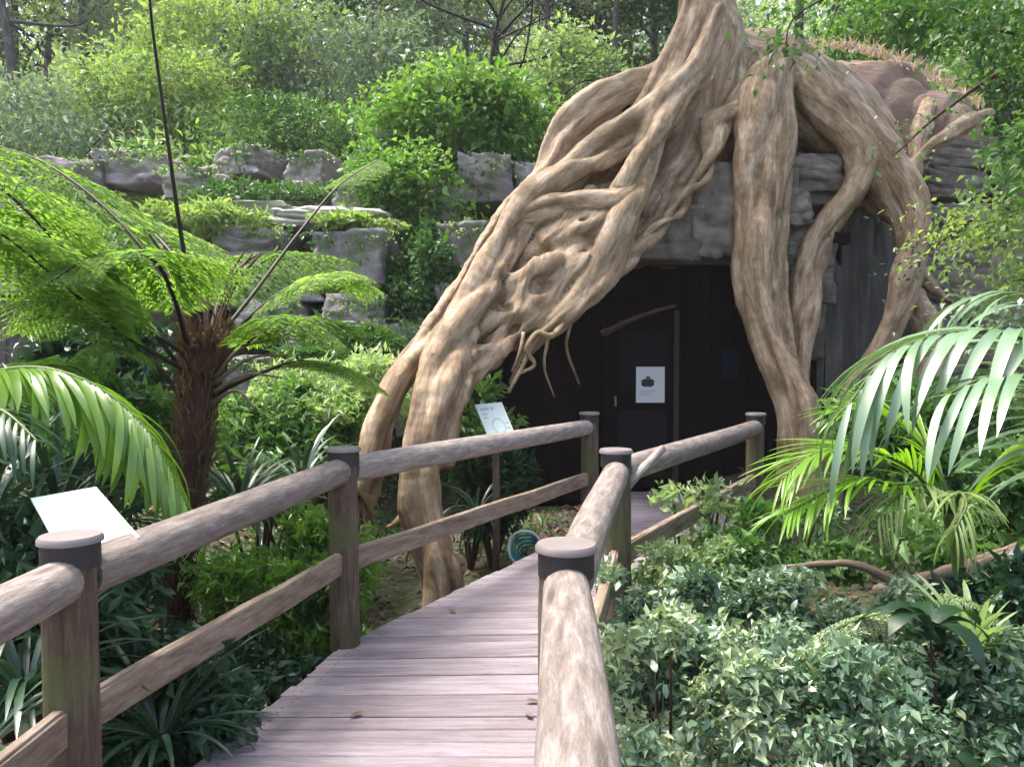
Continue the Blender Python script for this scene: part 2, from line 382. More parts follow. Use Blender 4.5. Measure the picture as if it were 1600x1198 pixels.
cliff = thing('rock_cliff', 'stepped mauve sandstone rock face draped in ivy left of the fig roots', 'rock face', (-2, 12, .8))
RL = [(490, 362, 605, 445, 11.2), (340, 355, 445, 412, 11.4), (500, 455, 600, 515, 10.9), (505, 545, 600, 592, 10.5), (715, 240, 800, 320, 12.6),
      (575, 205, 635, 262, 13.6), (455, 240, 520, 290, 13.2), (440, 285, 500, 330, 12.8), (340, 228, 420, 275, 13.6), (150, 235, 250, 290, 13.4),
      (260, 262, 345, 312, 13.0), (600, 400, 690, 500, 11.6), (680, 350, 760, 440, 11.4), (430, 520, 510, 590, 10.8), (600, 500, 680, 590, 10.9),
      (690, 440, 770, 540, 11.0), (800, 255, 870, 330, 12.8), (60, 250, 150, 300, 13.2), (520, 285, 600, 335, 12.5), (640, 290, 720, 355, 12.4),
      (380, 420, 490, 470, 11.3), (250, 420, 350, 480, 11.0), (130, 380, 250, 450, 11.6), (380, 470, 470, 530, 11.0), (250, 330, 340, 400, 11.9),
      (20, 330, 130, 400, 12.2), (-60, 380, 40, 460, 11.6), (-80, 270, 40, 330, 13), (500, 590, 620, 650, 10.2), (620, 590, 720, 680, 10.3), (330, 560, 430, 630, 10.4)]
for i, (x0, y0, x1, y1, Y) in enumerate(RL): rock(cliff, ROCKS, i, x0, y0, x1, y1, Y, 1.3, random.uniform(-.25, .25))
for i, (x0, y0, x1, y1, Y) in enumerate([(270, 318, 440, 350, 11.9), (430, 325, 600, 356, 11.7), (520, 500, 600, 520, 10.8)]):
    o = rock(cliff, ROCKS_P, i, x0, y0, x1, y1, Y, 1.7, 0, 'ledge_stone'); o['label'] = 'pale flat ledge stone'

for nm_, m_, L_, skip in (('rock_ivy', L_bright, .07, 0), ('rock_ivy', L_yell, .06, 1), ('rock_ivy', L_mid, .08, 2)):
    mb = MB(); pp = []
    for i, (x0, y0, x1, y1, Y) in enumerate(RL):
        for j in range(3):
            u = rng.random(); n = rng.integers(20, 80); x = x0 + (x1 - x0) * u + rng.standard_normal(n) * 16; y = y0 - 4 + np.abs(rng.standard_normal(n)) * (y1 - y0) * (.18 + .35 * (rng.random() < .4))
            yy = Y - .02 - .12 * rng.random(n) - .1 * (y > y0 + 6)
            pp += [P(a, b, c) for a, b, c, q in zip(x, y, yy, rng.random(n)) if (i + j) % 3 == skip]
    pp = np.array(pp); n = len(pp); d = unit(n) * .7; d[:, 2] -= .5; d[:, 1] -= .2; nr = unit(n) * .6; nr[:, 1] -= .6; nr[:, 2] += .5
    mb.leaves(pp, d, nr, L_ * (.6 + .7 * rng.random(n)), L_ * .55, rng.random(n)); o = mb.obj(nm_, m_, None, False); o['kind'] = 'stuff'

# ------------------------------------------------------------------ fig tree by signed distance field
H_ = 0.021
lo = np.array([-2.1, 5.4, -.75]); hi = np.array([6.2, 11.6, 8.6]); dims = ((hi - lo) / H_).astype(int)
FD = np.full(dims, 1.0, np.float32); OW = np.zeros(dims, np.int16)
segs_by = {}
def stamp(A, B, ra, rb, k, own, mode=1):
    m = max(ra, rb) + k + .06
    l = np.minimum(A, B) - m; h = np.maximum(A, B) + m
    i0 = np.clip(((l - lo) / H_).astype(int), 0, dims); i1 = np.clip(((h - lo) / H_).astype(int) + 1, 0, dims)
    if (i1 <= i0).any(): return
    g_ = [lo[a] + H_ * np.arange(i0[a], i1[a]) for a in range(3)]
    dx = g_[0][:, None, None] - A[0]; dy = g_[1][None, :, None] - A[1]; dz = g_[2][None, None] - A[2]
    d = B - A; L2 = float(d @ d) + 1e-9
    t = np.clip((dx * d[0] + dy * d[1] + dz * d[2]) / L2, 0, 1)
    q = np.sqrt((dx - t * d[0]) ** 2 + (dy - t * d[1]) ** 2 + (dz - t * d[2]) ** 2) - (ra + (rb - ra) * t)
    s = tuple(slice(i0[a], i1[a]) for a in range(3)); f = FD[s]; q = q.astype(np.float32)
    if mode == 1:
        OW[s] = np.where(q < f, own, OW[s])
        h2 = np.maximum(k - np.abs(f - q), 0) / k; FD[s] = np.minimum(f, q) - h2 * h2 * k * .25
    else:
        h2 = np.maximum(k - np.abs(f + q), 0) / k; FD[s] = np.maximum(f, -q) + h2 * h2 * k * .25
def chain(rows, own, strands=3, twist=1.2, k=.05, off=.5, rs=.6):
    if own in (7, 8, 9, 1): off, rs = .46, .66
    elif own: off = .58
    if own: k = k * .6
    pts = np.array([[*P(a, b, Y), PX(r, Y)] for a, b, Y, r in rows]); c = spline(pts, 5)
    t, n, b = frames(c[:, :3]); al = np.r_[0, np.cumsum(np.linalg.norm(np.diff(c[:, :3], axis=0), axis=1))]
    segs_by.setdefault(own, []).append((c[:, :3], al, n, b))
    ph0 = rng.random() * 6.28
    for s_ in range(strands):
        if strands == 1: cc = c[:, :3]; rr = c[:, 3]
        else:
            ph = ph0 + s_ * 2 * np.pi / strands + twist * al + .5 * np.sin(al * 2.3 + s_)
            o_ = off * c[:, 3] * (1 + .25 * np.sin(al * 3.1 + s_ * 2)); rr = c[:, 3] * rs * (1 + .14 * np.sin(al * 4.3 + 2.1 * s_))
            cc = c[:, :3] + (np.cos(ph) * o_)[:, None] * n + (np.sin(ph) * o_)[:, None] * b
        for i in range(len(cc) - 1): stamp(cc[i], cc[i + 1], rr[i], rr[i + 1], k, own)
# 0 trunk, 1.. roots. rows: pixel x, pixel y, metres ahead, half width in pixels
FIG = [
 (0, [(1108, -260, 9.5, 34), (1104, -120, 9.5, 34), (1100, -10, 9.5, 38), (1112, 70, 9.6, 52), (1130, 140, 9.7, 72), (1120, 210, 9.7, 75), (1070, 300, 9.6, 55), (1010, 360, 9.4, 30)], 3, .5, .08),
 (0, [(1175, 100, 9.7, 52), (1230, 130, 9.8, 65), (1290, 170, 9.9, 62), (1340, 230, 9.9, 55), (1380, 280, 9.8, 35)], 2, .8, .12),
 (1, [(1075, 60, 9.1, 22), (1045, 118, 9.1, 26), (985, 138, 9.0, 26), (925, 170, 8.9, 25), (875, 212, 8.8, 23), (848, 262, 8.7, 17), (800, 325, 8.5, 13), (752, 390, 8.1, 12),
      (712, 465, 7.7, 14), (668, 530, 7.3, 19), (628, 590, 7.0, 21), (598, 650, 6.8, 22), (578, 715, 6.6, 24), (560, 790, 6.5, 28)], 2, 1.0, .035),
 (2, [(1088, 0, 9.1, 20), (1068, 70, 9.0, 22), (1030, 150, 8.8, 22), (985, 205, 8.6, 26), (920, 250, 8.4, 28), (865, 292, 8.2, 26), (815, 335, 8.0, 26), (782, 395, 7.7, 27),
      (758, 455, 7.4, 30), (722, 520, 7.1, 30), (690, 575, 6.8, 30), (668, 640, 6.5, 27), (655, 710, 6.35, 26), (658, 790, 6.25, 28), (680, 870, 6.2, 30), (695, 960, 6.2, 40)], 3, 1.1, .035),
 (3, [(1120, 20, 9.0, 20), (1085, 108, 8.8, 19), (1045, 160, 8.6, 20), (1018, 215, 8.4, 22), (992, 280, 8.2, 24), (975, 325, 8.1, 26), (950, 385, 7.9, 24), (926, 436, 7.7, 20),
      (892, 482, 7.5, 14), (856, 515, 7.4, 11), (822, 552, 7.3, 9), (800, 600, 7.2, 6)], 3, 1.5, .03),
 (4, [(992, 288, 8.2, 16), (955, 318, 8.1, 18), (905, 330, 8.0, 19), (850, 330, 7.95, 18), (805, 345, 7.9, 16)], 2, 1.8, .03),
 (5, [(960, 350, 8.35, 36), (905, 385, 8.2, 48), (855, 425, 8.0, 52), (812, 470, 7.7, 46), (768, 520, 7.4, 38), (725, 575, 7.0, 30), (700, 640, 6.6, 20), (690, 720, 6.5, 15)], 4, 2.2, .03),
 (6, [(1205, 78, 9.0, 10), (1180, 130, 8.9, 12), (1146, 172, 8.8, 15), (1118, 200, 8.7, 20), (1114, 235, 8.6, 15), (1098, 272, 8.5, 13), (1064, 318, 8.4, 15), (1026, 362, 8.25, 14),
      (990, 395, 8.1, 12), (955, 425, 8.0, 10), (930, 455, 7.9, 8)], 2, 6.0, .02),
 (7, [(1218, 85, 9.3, 28), (1200, 140, 9.0, 40), (1190, 210, 8.8, 43), (1183, 280, 8.6, 37), (1180, 360, 8.5, 33), (1182, 440, 8.4, 30), (1196, 510, 8.3, 29), (1222, 580, 8.2, 32),
      (1248, 645, 8.1, 34), (1256, 720, 8.05, 34), (1258, 800, 8.0, 38), (1262, 880, 8.0, 50)], 3, .35, .03),
 (8, [(1235, 140, 9.2, 40), (1280, 185, 9.1, 46), (1335, 242, 9.0, 42), (1328, 298, 8.9, 26), (1294, 352, 8.8, 25), (1266, 415, 8.7, 24), (1251, 490, 8.55, 20), (1248, 560, 8.4, 20),
      (1252, 630, 8.2, 22), (1262, 690, 8.1, 20)], 2, .9, .03),
 (9, [(1235, 85, 9.15, 14), (1262, 115, 9.0, 15), (1296, 160, 8.95, 20), (1338, 205, 8.9, 26), (1378, 258, 8.85, 32), (1410, 310, 8.8, 33), (1426, 368, 8.7, 28), (1418, 430, 8.6, 24),
      (1402, 490, 8.5, 18), (1374, 548, 8.4, 17), (1340, 600, 8.3, 16), (1312, 655, 8.2, 15), (1296, 720, 8.15, 18), (1290, 800, 8.1, 24)], 2, .8, .03),
 (10, [(1408, 310, 8.9, 22), (1426, 268, 9.0, 18), (1445, 236, 9.1, 16), (1490, 208, 9.3, 15), (1540, 180, 9.6, 12)], 2, 1.0, .03),
 (11, [(1428, 270, 9.0, 14), (1432, 225, 9.4, 12), (1442, 190, 10.0, 12), (1450, 165, 10.8, 14)], 1, 0, .03),
 (12, [(1418, 400, 8.8, 12), (1448, 440, 8.8, 12), (1482, 468, 8.8, 9), (1530, 500, 8.8, 8)], 1, 0, .03),
 (13, [(1420, 470, 8.8, 20), (1450, 520, 8.7, 22), (1440, 590, 8.6, 20), (1420, 680, 8.5, 26)], 3, 1.5, .03),
 (0, [(1110, 70, 9.5, 55), (1095, 170, 9.35, 62), (1075, 260, 9.2, 60), (1030, 330, 9.0, 50), (985, 375, 8.8, 36), (930, 420, 8.5, 26)], 3, .6, .08),
 (0, [(1050, 160, 9.3, 40), (1000, 240, 9.1, 48), (940, 310, 8.8, 50), (880, 370, 8.5, 44)], 2, .6, .08),
 (0, [(1215, 140, 9.5, 50), (1290, 195, 9.35, 52), (1350, 250, 9.2, 46), (1385, 310, 9.1, 34)], 2, .6, .1),
 (20, [(1150, 62, 9.2, 14), (1135, 120, 9.1, 14), (1110, 180, 9.05, 12), (1075, 270, 8.9, 14), (1040, 330, 8.75, 12), (985, 372, 8.6, 10)], 1, 0, .03),
 (5, [(920, 300, 8.2, 11), (890, 345, 7.95, 13), (850, 385, 7.75, 13), (822, 440, 7.5, 12), (800, 500, 7.3, 10), (760, 545, 7.1, 9)], 1, 0, .025),
 (5, [(965, 355, 8.0, 12), (920, 395, 7.8, 13), (880, 440, 7.6, 12), (850, 490, 7.45, 10), (800, 530, 7.2, 9), (750, 580, 6.95, 9)], 1, 0, .025),
 (23, [(1215, 130, 8.95, 12), (1225, 200, 8.75, 13), (1222, 300, 8.6, 12), (1215, 400, 8.45, 12), (1222, 480, 8.35, 11), (1240, 560, 8.2, 12), (1262, 640, 8.05, 12)], 1, 0, .025),
 (0, [(1030, 130, 9.3, 30), (960, 190, 9.2, 34), (900, 250, 9.0, 34), (850, 305, 8.7, 24), (800, 370, 8.3, 18)], 1, 0, .06),
 (15, [(1130, 60, 9.15, 13), (1098, 150, 9.05, 14), (1070, 215, 8.95, 15), (1040, 280, 8.8, 14), (1010, 330, 8.6, 13)], 1, 0, .03),
 (16, [(655, 780, 6.3, 9), (625, 812, 6.3, 7), (590, 832, 6.3, 6), (565, 860, 6.3, 6)], 1, 0, .02),
 (17, [(690, 850, 6.2, 14), (712, 900, 6.1, 12), (718, 960, 6.1, 14)], 1, 0, .02),
]
for own, rows, st, tw, k in FIG: chain(rows, own, st, tw, k)
# hollows worn through the plates between the roots
for a, b, Y, r in [(955, 262, 8.55, 20), (930, 275, 8.5, 16), (965, 178, 9.0, 18), (850, 395, 7.65, 12), (795, 425, 7.45, 12), (905, 352, 7.85, 10), (830, 465, 7.5, 12), (880, 290, 8.3, 9), (790, 480, 7.3, 9), (870, 370, 7.7, 10), (760, 530, 7.1, 8), (815, 400, 7.55, 9), (900, 410, 7.75, 9), (1225, 330, 8.35, 7), (1222, 390, 8.3, 7), (1230, 450, 8.2, 7)]:
    c_ = P(a, b, Y); stamp(c_ + np.array([.09, -.02, .08]), c_ - np.array([.1, -.02, .1]), PX(r, Y) * .45, PX(r, Y) * .6, .09, 0, -1)
# lumpy growth
band = np.abs(FD) < .12
idx = np.argwhere(band); pw = lo + idx * H_
dn = .015 * noise3(pw, 8, 3) + .004 * noise3(pw, 23, 5) + .022 * noise3(pw, 4, 8) + .007 * noise3(pw, 15, 31)
FD[band] += dn.astype(np.float32)

def surface_nets(F, org, h):
    ins = F < 0
    c = np.zeros(tuple(d - 1 for d in F.shape), np.int8)
    for i in (0, 1):
        for j in (0, 1):
            for k in (0, 1): c += ins[i:F.shape[0] - 1 + i, j:F.shape[1] - 1 + j, k:F.shape[2] - 1 + k]
    act = (c > 0) & (c < 8); cells = np.argwhere(act); ID = np.full(act.shape, -1, np.int32); ID[act] = np.arange(len(cells))
    S_ = np.zeros((len(cells), 3)); n = np.zeros(len(cells)); cor = [(i, j, k) for i in (0, 1) for j in (0, 1) for k in (0, 1)]
    val = {q: F[cells[:, 0] + q[0], cells[:, 1] + q[1], cells[:, 2] + q[2]] for q in cor}
    for q in cor:
        for a in range(3):
            if q[a]: continue
            w = list(q); w[a] = 1; w = tuple(w); f0, f1 = val[q], val[w]; x = (f0 < 0) != (f1 < 0)
            t = np.where(x, f0 / (f0 - f1 + 1e-12), 0); p_ = np.array(q, float)[None].repeat(len(t), 0); p_[:, a] += t
            S_ += p_ * x[:, None]; n += x
    V = (cells + S_ / n[:, None]) * h + org
    faces = []
    for a in range(3):
        b, c2 = (a + 1) % 3, (a + 2) % 3
        sl0 = [slice(1, -1)] * 3; sl0[a] = slice(0, -1); sl1 = [slice(1, -1)] * 3; sl1[a] = slice(1, None)
        A_ = ins[tuple(sl0)]; B_ = ins[tuple(sl1)]; e = np.argwhere(A_ != B_); st_ = A_[A_ != B_]
        off = np.ones(3, int); off[a] = 0; e = e + off
        def cell(db, dc):
            q = e.copy(); q[:, b] += db; q[:, c2] += dc; return ID[q[:, 0], q[:, 1], q[:, 2]]
        f = np.stack([cell(-1, -1), cell(0, -1), cell(0, 0), cell(-1, 0)], -1); f[~st_] = f[~st_][:, ::-1]; faces.append(f)
    return V, np.vstack(faces), cells
V, F, cells = surface_nets(FD, lo, H_)
gr = np.stack([(FD[np.minimum(cells[:, 0] + d[0] * 2, dims[0] - 1), np.minimum(cells[:, 1] + d[1] * 2, dims[1] - 1), np.minimum(cells[:, 2] + d[2] * 2, dims[2] - 1)]
                - FD[np.maximum(cells[:, 0] - d[0], 0), np.maximum(cells[:, 1] - d[1], 0), np.maximum(cells[:, 2] - d[2], 0)]) for d in np.eye(3, dtype=int)], -1)
gr /= np.linalg.norm(gr, axis=1)[:, None] + 1e-9
own = OW[cells[:, 0], cells[:, 1], cells[:, 2]]
grain = np.zeros_like(V)
for k_, lst in segs_by.items():
    sel = np.where(own == k_)[0]; best = np.full(len(sel), 9e9)
    for c, al, n, b in lst:
        for i0 in range(0, len(c)):
            d = V[sel] - c[i0]; q = (d ** 2).sum(1); u_ = q < best
            best[u_] = q[u_]; dd = d[u_]; tt = np.cross(n[i0], b[i0])
            grain[sel[u_]] = np.stack([dd @ n[i0], dd @ b[i0], al[i0] + np.abs(dd @ tt) * np.sign(dd @ tt)], -1)
ga = np.arctan2(grain[:, 1], grain[:, 0]); al_ = grain[:, 2]
rid = np.abs(np.sin(ga * 1.5 + .5 * np.sin(al_ * 1.1) + al_ * .5)) ** .6 + .5 * np.abs(np.sin(ga * 4 - .6 * np.sin(al_ * 1.3) + 2)) - .9
low_ = np.clip(1 - np.abs(own - 21.5) / 2, 0, 1) * 0 + ((own == 5))
V = V + gr * (.016 * rid + low_ * (.055 * np.abs(noise3(V, 10, 17)) - .03) * 1.3 + .007 * noise3(V * [1, 1, .5], 30, 19))[:, None]
fig = thing('strangler_fig', 'giant tan fig trunk whose thick twisted roots straddle the dark doorway', 'tree', (*P(1150, 600, 9.4)[:2], 0))
fo = own[F[:, 0]]
fn = np.cross(V[F[:, 2]] - V[F[:, 0]], V[F[:, 3]] - V[F[:, 1]]); vn = np.zeros_like(V)
for j_ in range(4): np.add.at(vn, F[:, j_], fn)
vn /= np.linalg.norm(vn, axis=1)[:, None] + 1e-12
for k_ in np.unique(fo):
    f = F[fo == k_]; u, inv = np.unique(f, return_inverse=True)
    me = new_mesh('root', V[u], inv.reshape(f.shape), None, grain[u], True, vn[u])
    link('trunk' if k_ == 0 else 'root', me, M_root, fig)
del FD, OW, band, idx, pw, dn
# knotted hanging twigs and the crown above the frame
def twig(name, rows, r0, r1, m_, parent, k=7, jit=.12):
    c = spline([P(a, b, Y) for a, b, Y in rows], 6); mb = MB(); mb.tube(c, np.linspace(r0, r1, len(c)), k, .5, jit); return mb.obj(name, m_, parent, True, True)
for rows, a, b in [([(905, 470, 7.5), (870, 500, 7.35), (838, 530, 7.2), (815, 575, 7.1), (795, 612, 7.0)], .035, .015),
                   ([(880, 505, 7.4), (862, 525, 7.2), (840, 520, 7.2), (822, 545, 7.1), (835, 570, 7.1), (808, 585, 7.1)], .03, .015),
                   ([(818, 520, 7.2), (812, 550, 7.1), (800, 580, 7.1)], .018, .01), ([(900, 480, 7.5), (885, 540, 7.5), (905, 600, 7.6)], .02, .01),
                   ([(860, 520, 7.3), (850, 570, 7.3), (866, 620, 7.4)], .018, .008)]:
    twig('hanging_root', rows, a, b, M_root, fig)
o = twig('dead_branch', [(940, 522, 8.5), (985, 500, 8.5), (1020, 488, 8.5), (1055, 478, 8.6)], .035, .02, M_twig, None)
o.data.materials.clear(); o.data.materials.append(M_trunk); tag(o, 'dead branch hanging across the top of the dark door', 'branch')
top = P(1106, -240, 9.5)
for i, (dx, dy, dz) in enumerate([(-2.5, .3, 2.0), (2.6, .5, 2.2), (.3, 2.0, 2.6), (-.8, -1.5, 2.4), (1.2, -1.2, 2.8)]):
    mb = MB(); c = spline([top, top + np.array([dx, dy, dz * .8]) * .5, top + np.array([dx, dy, dz])], 6); mb.tube(c, np.linspace(.3, .1, len(c)), 9, .5, .04)
    mb.obj('limb', M_root, fig, True, True)
mb = MB(); crown(mb, top + np.array([0, .6, 3.3]), (3.6, 3.0, 1.5), 5000, .22, .12, 26); mb.obj('crown', L_mid, fig, False)

# reddish mound of matted roots behind, with a fringe of pale tufts
mound = thing('root_mound', 'reddish rounded mound of matted roots behind the fig, fringed with pale tufts', 'mound', P(1400, 400, 10.8))
me = rock_mesh(41, 31, .05, .07); me.materials.append(M_mound)
for (x0, y0, x1, y1, Y, dp) in [(1250, 62, 1500, 340, 10.9, 2.2), (1400, 115, 1560, 330, 10.6, 1.8), (1190, 100, 1330, 330, 11.0, 1.8)]:
    o = rock(mound, [me], 0, x0, y0, x1, y1, Y, dp, 0, 'mass'); o.location.y += .2
mb = MB(); n = 520; tx = rng.random(n); px_ = 1245 + 290 * tx
py_ = 74 + 60 * np.clip((tx - .15), 0, 1) ** 1.6 * 2.0 + 14 * rng.random(n) - 10 * np.sin(tx * 3)
pos = np.array([P(a, b, 10.9 + .9 * rng.random()) for a, b in zip(px_, py_)]); d = unit(n) * .6; d[:, 2] += .8
mb.leaves(pos, d, unit(n), +.13 * (.6 + rng.random(n)), .025, rng.random(n)); mb.obj('tuft', L_tuft, mound, False)

# ------------------------------------------------------------------ the house under the roots
house = thing('timber_hut', 'dark timber hut under the fig roots with a boarded front and a plain door', 'hut', (1.8, 9.6, 0))
WY = 9.5
def bx(name, lo_, hi_, m_, parent, label=None, bev=0.0):
    c = (np.array(lo_) + np.array(hi_)) / 2; h = (np.array(hi_) - np.array(lo_)) / 2
    mb = MB(); mb.box(-h, h); V_ = mb.V[0]
    ax_ = int(np.argmax(h)); G = V_[:, [(ax_ + 1) % 3, (ax_ + 2) % 3, ax_]] + rng.random(3) * 5; mb.G[0] = G
    me = mb.mesh(name, False, None, True); o = link(name, me, m_, parent); o.location = tuple(c)
    if bev: md = o.modifiers.new('bevel', 'BEVEL'); md.width = bev; md.segments = 2
    if label: o['label'] = label
    return o
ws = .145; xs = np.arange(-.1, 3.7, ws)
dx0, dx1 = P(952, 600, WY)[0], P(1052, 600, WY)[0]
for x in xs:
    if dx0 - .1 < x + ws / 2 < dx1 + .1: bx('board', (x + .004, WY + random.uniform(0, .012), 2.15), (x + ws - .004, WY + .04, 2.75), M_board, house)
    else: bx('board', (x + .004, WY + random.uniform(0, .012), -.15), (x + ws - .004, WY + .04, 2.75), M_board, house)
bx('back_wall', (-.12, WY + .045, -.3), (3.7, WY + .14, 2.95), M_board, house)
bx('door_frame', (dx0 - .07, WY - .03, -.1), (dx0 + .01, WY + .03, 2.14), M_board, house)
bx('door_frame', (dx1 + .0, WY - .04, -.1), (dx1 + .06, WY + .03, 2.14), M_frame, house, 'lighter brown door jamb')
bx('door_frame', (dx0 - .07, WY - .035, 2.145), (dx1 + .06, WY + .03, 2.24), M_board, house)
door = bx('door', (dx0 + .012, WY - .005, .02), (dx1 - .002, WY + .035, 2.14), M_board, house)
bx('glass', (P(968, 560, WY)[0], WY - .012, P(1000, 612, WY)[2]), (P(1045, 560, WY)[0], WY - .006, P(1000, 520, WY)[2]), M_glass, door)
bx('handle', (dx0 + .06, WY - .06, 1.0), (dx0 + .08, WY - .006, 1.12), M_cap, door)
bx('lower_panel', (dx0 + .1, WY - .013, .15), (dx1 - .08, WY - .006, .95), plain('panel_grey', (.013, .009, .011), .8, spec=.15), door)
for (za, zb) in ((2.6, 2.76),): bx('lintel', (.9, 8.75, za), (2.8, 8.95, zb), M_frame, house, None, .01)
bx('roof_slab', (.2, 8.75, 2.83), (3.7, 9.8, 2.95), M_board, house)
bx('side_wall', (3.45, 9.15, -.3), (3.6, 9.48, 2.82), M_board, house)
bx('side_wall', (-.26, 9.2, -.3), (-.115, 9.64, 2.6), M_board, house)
o = bx('blue_plate', (P(1128, 570, WY)[0], WY - .03, P(1128, 592, WY)[2]), (P(1152, 570, WY)[0], WY - .012, P(1128, 545, WY)[2]), M_blue, None); tag(o, 'small dull blue plate on the dark boards right of the door', 'plate')
nt_ = thing('notice', 'white paper notice with a dark picture stuck on the door', 'notice', P(1016, 628, WY - .02))
a, b = P(994, 629, WY - .03), P(1039, 573, WY - .03)
bx('sheet', (a[0], WY - .018, a[2]), (b[0], WY - .014, b[2]), M_paper, nt_)
mb = MB(); c0 = P(1012, 598, WY - .02); k = 18; an = np.linspace(0, 2 * np.pi, k, endpoint=False); rr = np.where(np.abs(np.sin(an * 2)) > .5, 1.0, .86)
mb.add(np.vstack([[c0[0], WY - .0215, c0[2]], np.stack([c0[0] + .085 * rr * np.cos(an), np.full(k, WY - .0215), c0[2] + .055 * rr * np.sin(an)], -1)]), [(0, 1 + i, 1 + (i + 1) % k, 1 + (i + 1) % k) for i in range(k)])
mb.obj('picture', M_ink, nt_, False)
bx('picture', (c0[0] - .02, WY - .0215, c0[2] + .05), (c0[0] + .03, WY - .0185, c0[2] + .075), M_ink, nt_)
for i in range(3): bx('print_line', (c0[0] - .1, WY - .0215, c0[2] - .1 - .025 * i), (c0[0] + .09 - .03 * i, WY - .0185, c0[2] - .093 - .025 * i), M_print2, nt_)

hw = thing('rock_wall', 'grey brown boulder wall over the dark doorway between the fig roots', 'rock wall', (2, 9.2, 2.8))
for i, (x0, y0, x1, y1, Y) in enumerate([(985, 330, 1080, 412, 8.95), (1070, 265, 1160, 405, 9.0), (1150, 270, 1230, 400, 9.05), (1205, 300, 1260, 360, 8.95), (1200, 250, 1300, 310, 9.2),
        (1210, 350, 1290, 420, 9.1), (1240, 250, 1330, 330, 9.3), (1060, 220, 1150, 290, 9.4), (1000, 280, 1080, 350, 9.3), (940, 350, 1010, 412, 9.0), (1215, 400, 1290, 480, 9.2),
        (900, 380, 960, 440, 9.1), (1200, 470, 1280, 560, 9.3), (850, 400, 930, 470, 9.2), (930, 300, 1010, 370, 9.5), (780, 420, 870, 520, 9.6), (840, 330, 930, 420, 9.8), (1160, 390, 1240, 430, 9.1)]): rock(hw, ROCKS_H, i, x0, y0, x1, y1, Y, 1.0, random.uniform(-.2, .2)).location.y -= .25
dw = thing('fluted_rock_wall', 'dark vertically fluted rock wall framed by the two right hand roots', 'rock wall', (4, 9.2, 0))
for i, (x0, y0, x1, y1, Y) in enumerate([(1255, 380, 1320, 760, 9.2), (1305, 330, 1365, 760, 9.25), (1350, 350, 1420, 760, 9.3), (1400, 480, 1490, 760, 9.2)]): rock(dw, ROCKS_D, i, x0, y0, x1, y1, Y, .6)
sw = thing('stone_stack_wall', 'stacked weathered stone blocks right of the fig roots behind green leaves', 'stone wall', (5.3, 9.5, 0))
for i, (x0, y0, x1, y1, Y) in enumerate([(1450, 215, 1560, 265, 9.9), (1440, 262, 1550, 312, 9.8), (1450, 318, 1560, 372, 9.5), (1435, 378, 1520, 430, 9.4), (1500, 370, 1600, 440, 9.5), (1440, 425, 1540, 500, 9.2),
        (1530, 430, 1640, 520, 9.3), (1430, 500, 1520, 570, 9.1), (1510, 515, 1620, 600, 9.2), (1430, 560, 1520, 660, 9.0), (1560, 250, 1680, 330, 9.8), (1560, 330, 1680, 400, 9.8), (1510, 600, 1640, 700, 9.2), (1420, 650, 1540, 760, 9.0), (1600, 400, 1720, 520, 9.5)]):
    rock(sw, ROCKS_H, i + 2, x0, y0, x1, y1, Y, .9, random.uniform(-.15, .15))
pf = thing('paling_fence', 'dark grey upright paling fence behind the tree fern at far left', 'fence', (-6, 9, .8))
a = P(-120, 560, 9.0)[0]; b = P(175, 560, 9.0)[0]
x = a
while x < b: bx('paling', (x, 9.0 + random.uniform(0, .02), .7), (x + .12, 9.03, P(0, 478, 9)[2] + random.uniform(-.03, .03)), M_grey, pf); x += .135
bx('rail', (a, 9.05, 1.9), (b, 9.1, 2.0), M_grey, pf)

# ------------------------------------------------------------------ boardwalk
LP_ = [(-1.34, -1.6), (-1.38, 2.47), (-.93, 4.38), (.70, 7.4), (.98, 9.35)]
RP_ = [(.06, -1.6), (.17, 2.4), (.60, 4.46), (2.26, 7.3), (2.6, 9.35)]
deck = thing('boardwalk', None, None, (0, 4, 0)); deck['kind'] = 'structure'
for s_ in range(4):
    a0, a1 = np.array(LP_[s_]), np.array(LP_[s_ + 1]); b0, b1 = np.array(RP_[s_]), np.array(RP_[s_ + 1])
    Ls = (np.linalg.norm(a1 - a0) + np.linalg.norm(b1 - b0)) / 2; nb = max(1, round(Ls / .118))
    for i in range(nb):
        t0, t1 = (i + .04) / nb, (i + .96) / nb
        q = [a0 + (a1 - a0) * t0, b0 + (b1 - b0) * t0, b0 + (b1 - b0) * t1, a0 + (a1 - a0) * t1]
        e = random.uniform(-.012, .012); dd = (q[1] - q[0]) / np.linalg.norm(q[1] - q[0]); q[0] = q[0] - dd * e; q[3] = q[3] - dd * e; q[1] = q[1] + dd * .07; q[2] = q[2] + dd * .07
        z = random.uniform(-.0025, .0025); cc = sum(q) / 4
        Vv = [(*(w - cc), z - .035) for w in q] + [(*(w - cc), z) for w in q]; mb = MB()
        G = np.array([[(np.array(v[:2]) @ np.array([-dd[1], dd[0]])), v[2], np.array(v[:2]) @ dd] for v in Vv]) + rng.random(3) * 9
        mb.add(Vv, [(0, 3, 2, 1), (4, 5, 6, 7), (0, 1, 5, 4), (1, 2, 6, 5), (2, 3, 7, 6), (3, 0, 4, 7)], .5, G)
        o = mb.obj('board', M_deck, deck, False, True); o.location = (cc[0], cc[1], 0)
        md = o.modifiers.new('bevel', 'BEVEL'); md.width = .005; md.segments = 1
SC = MB()
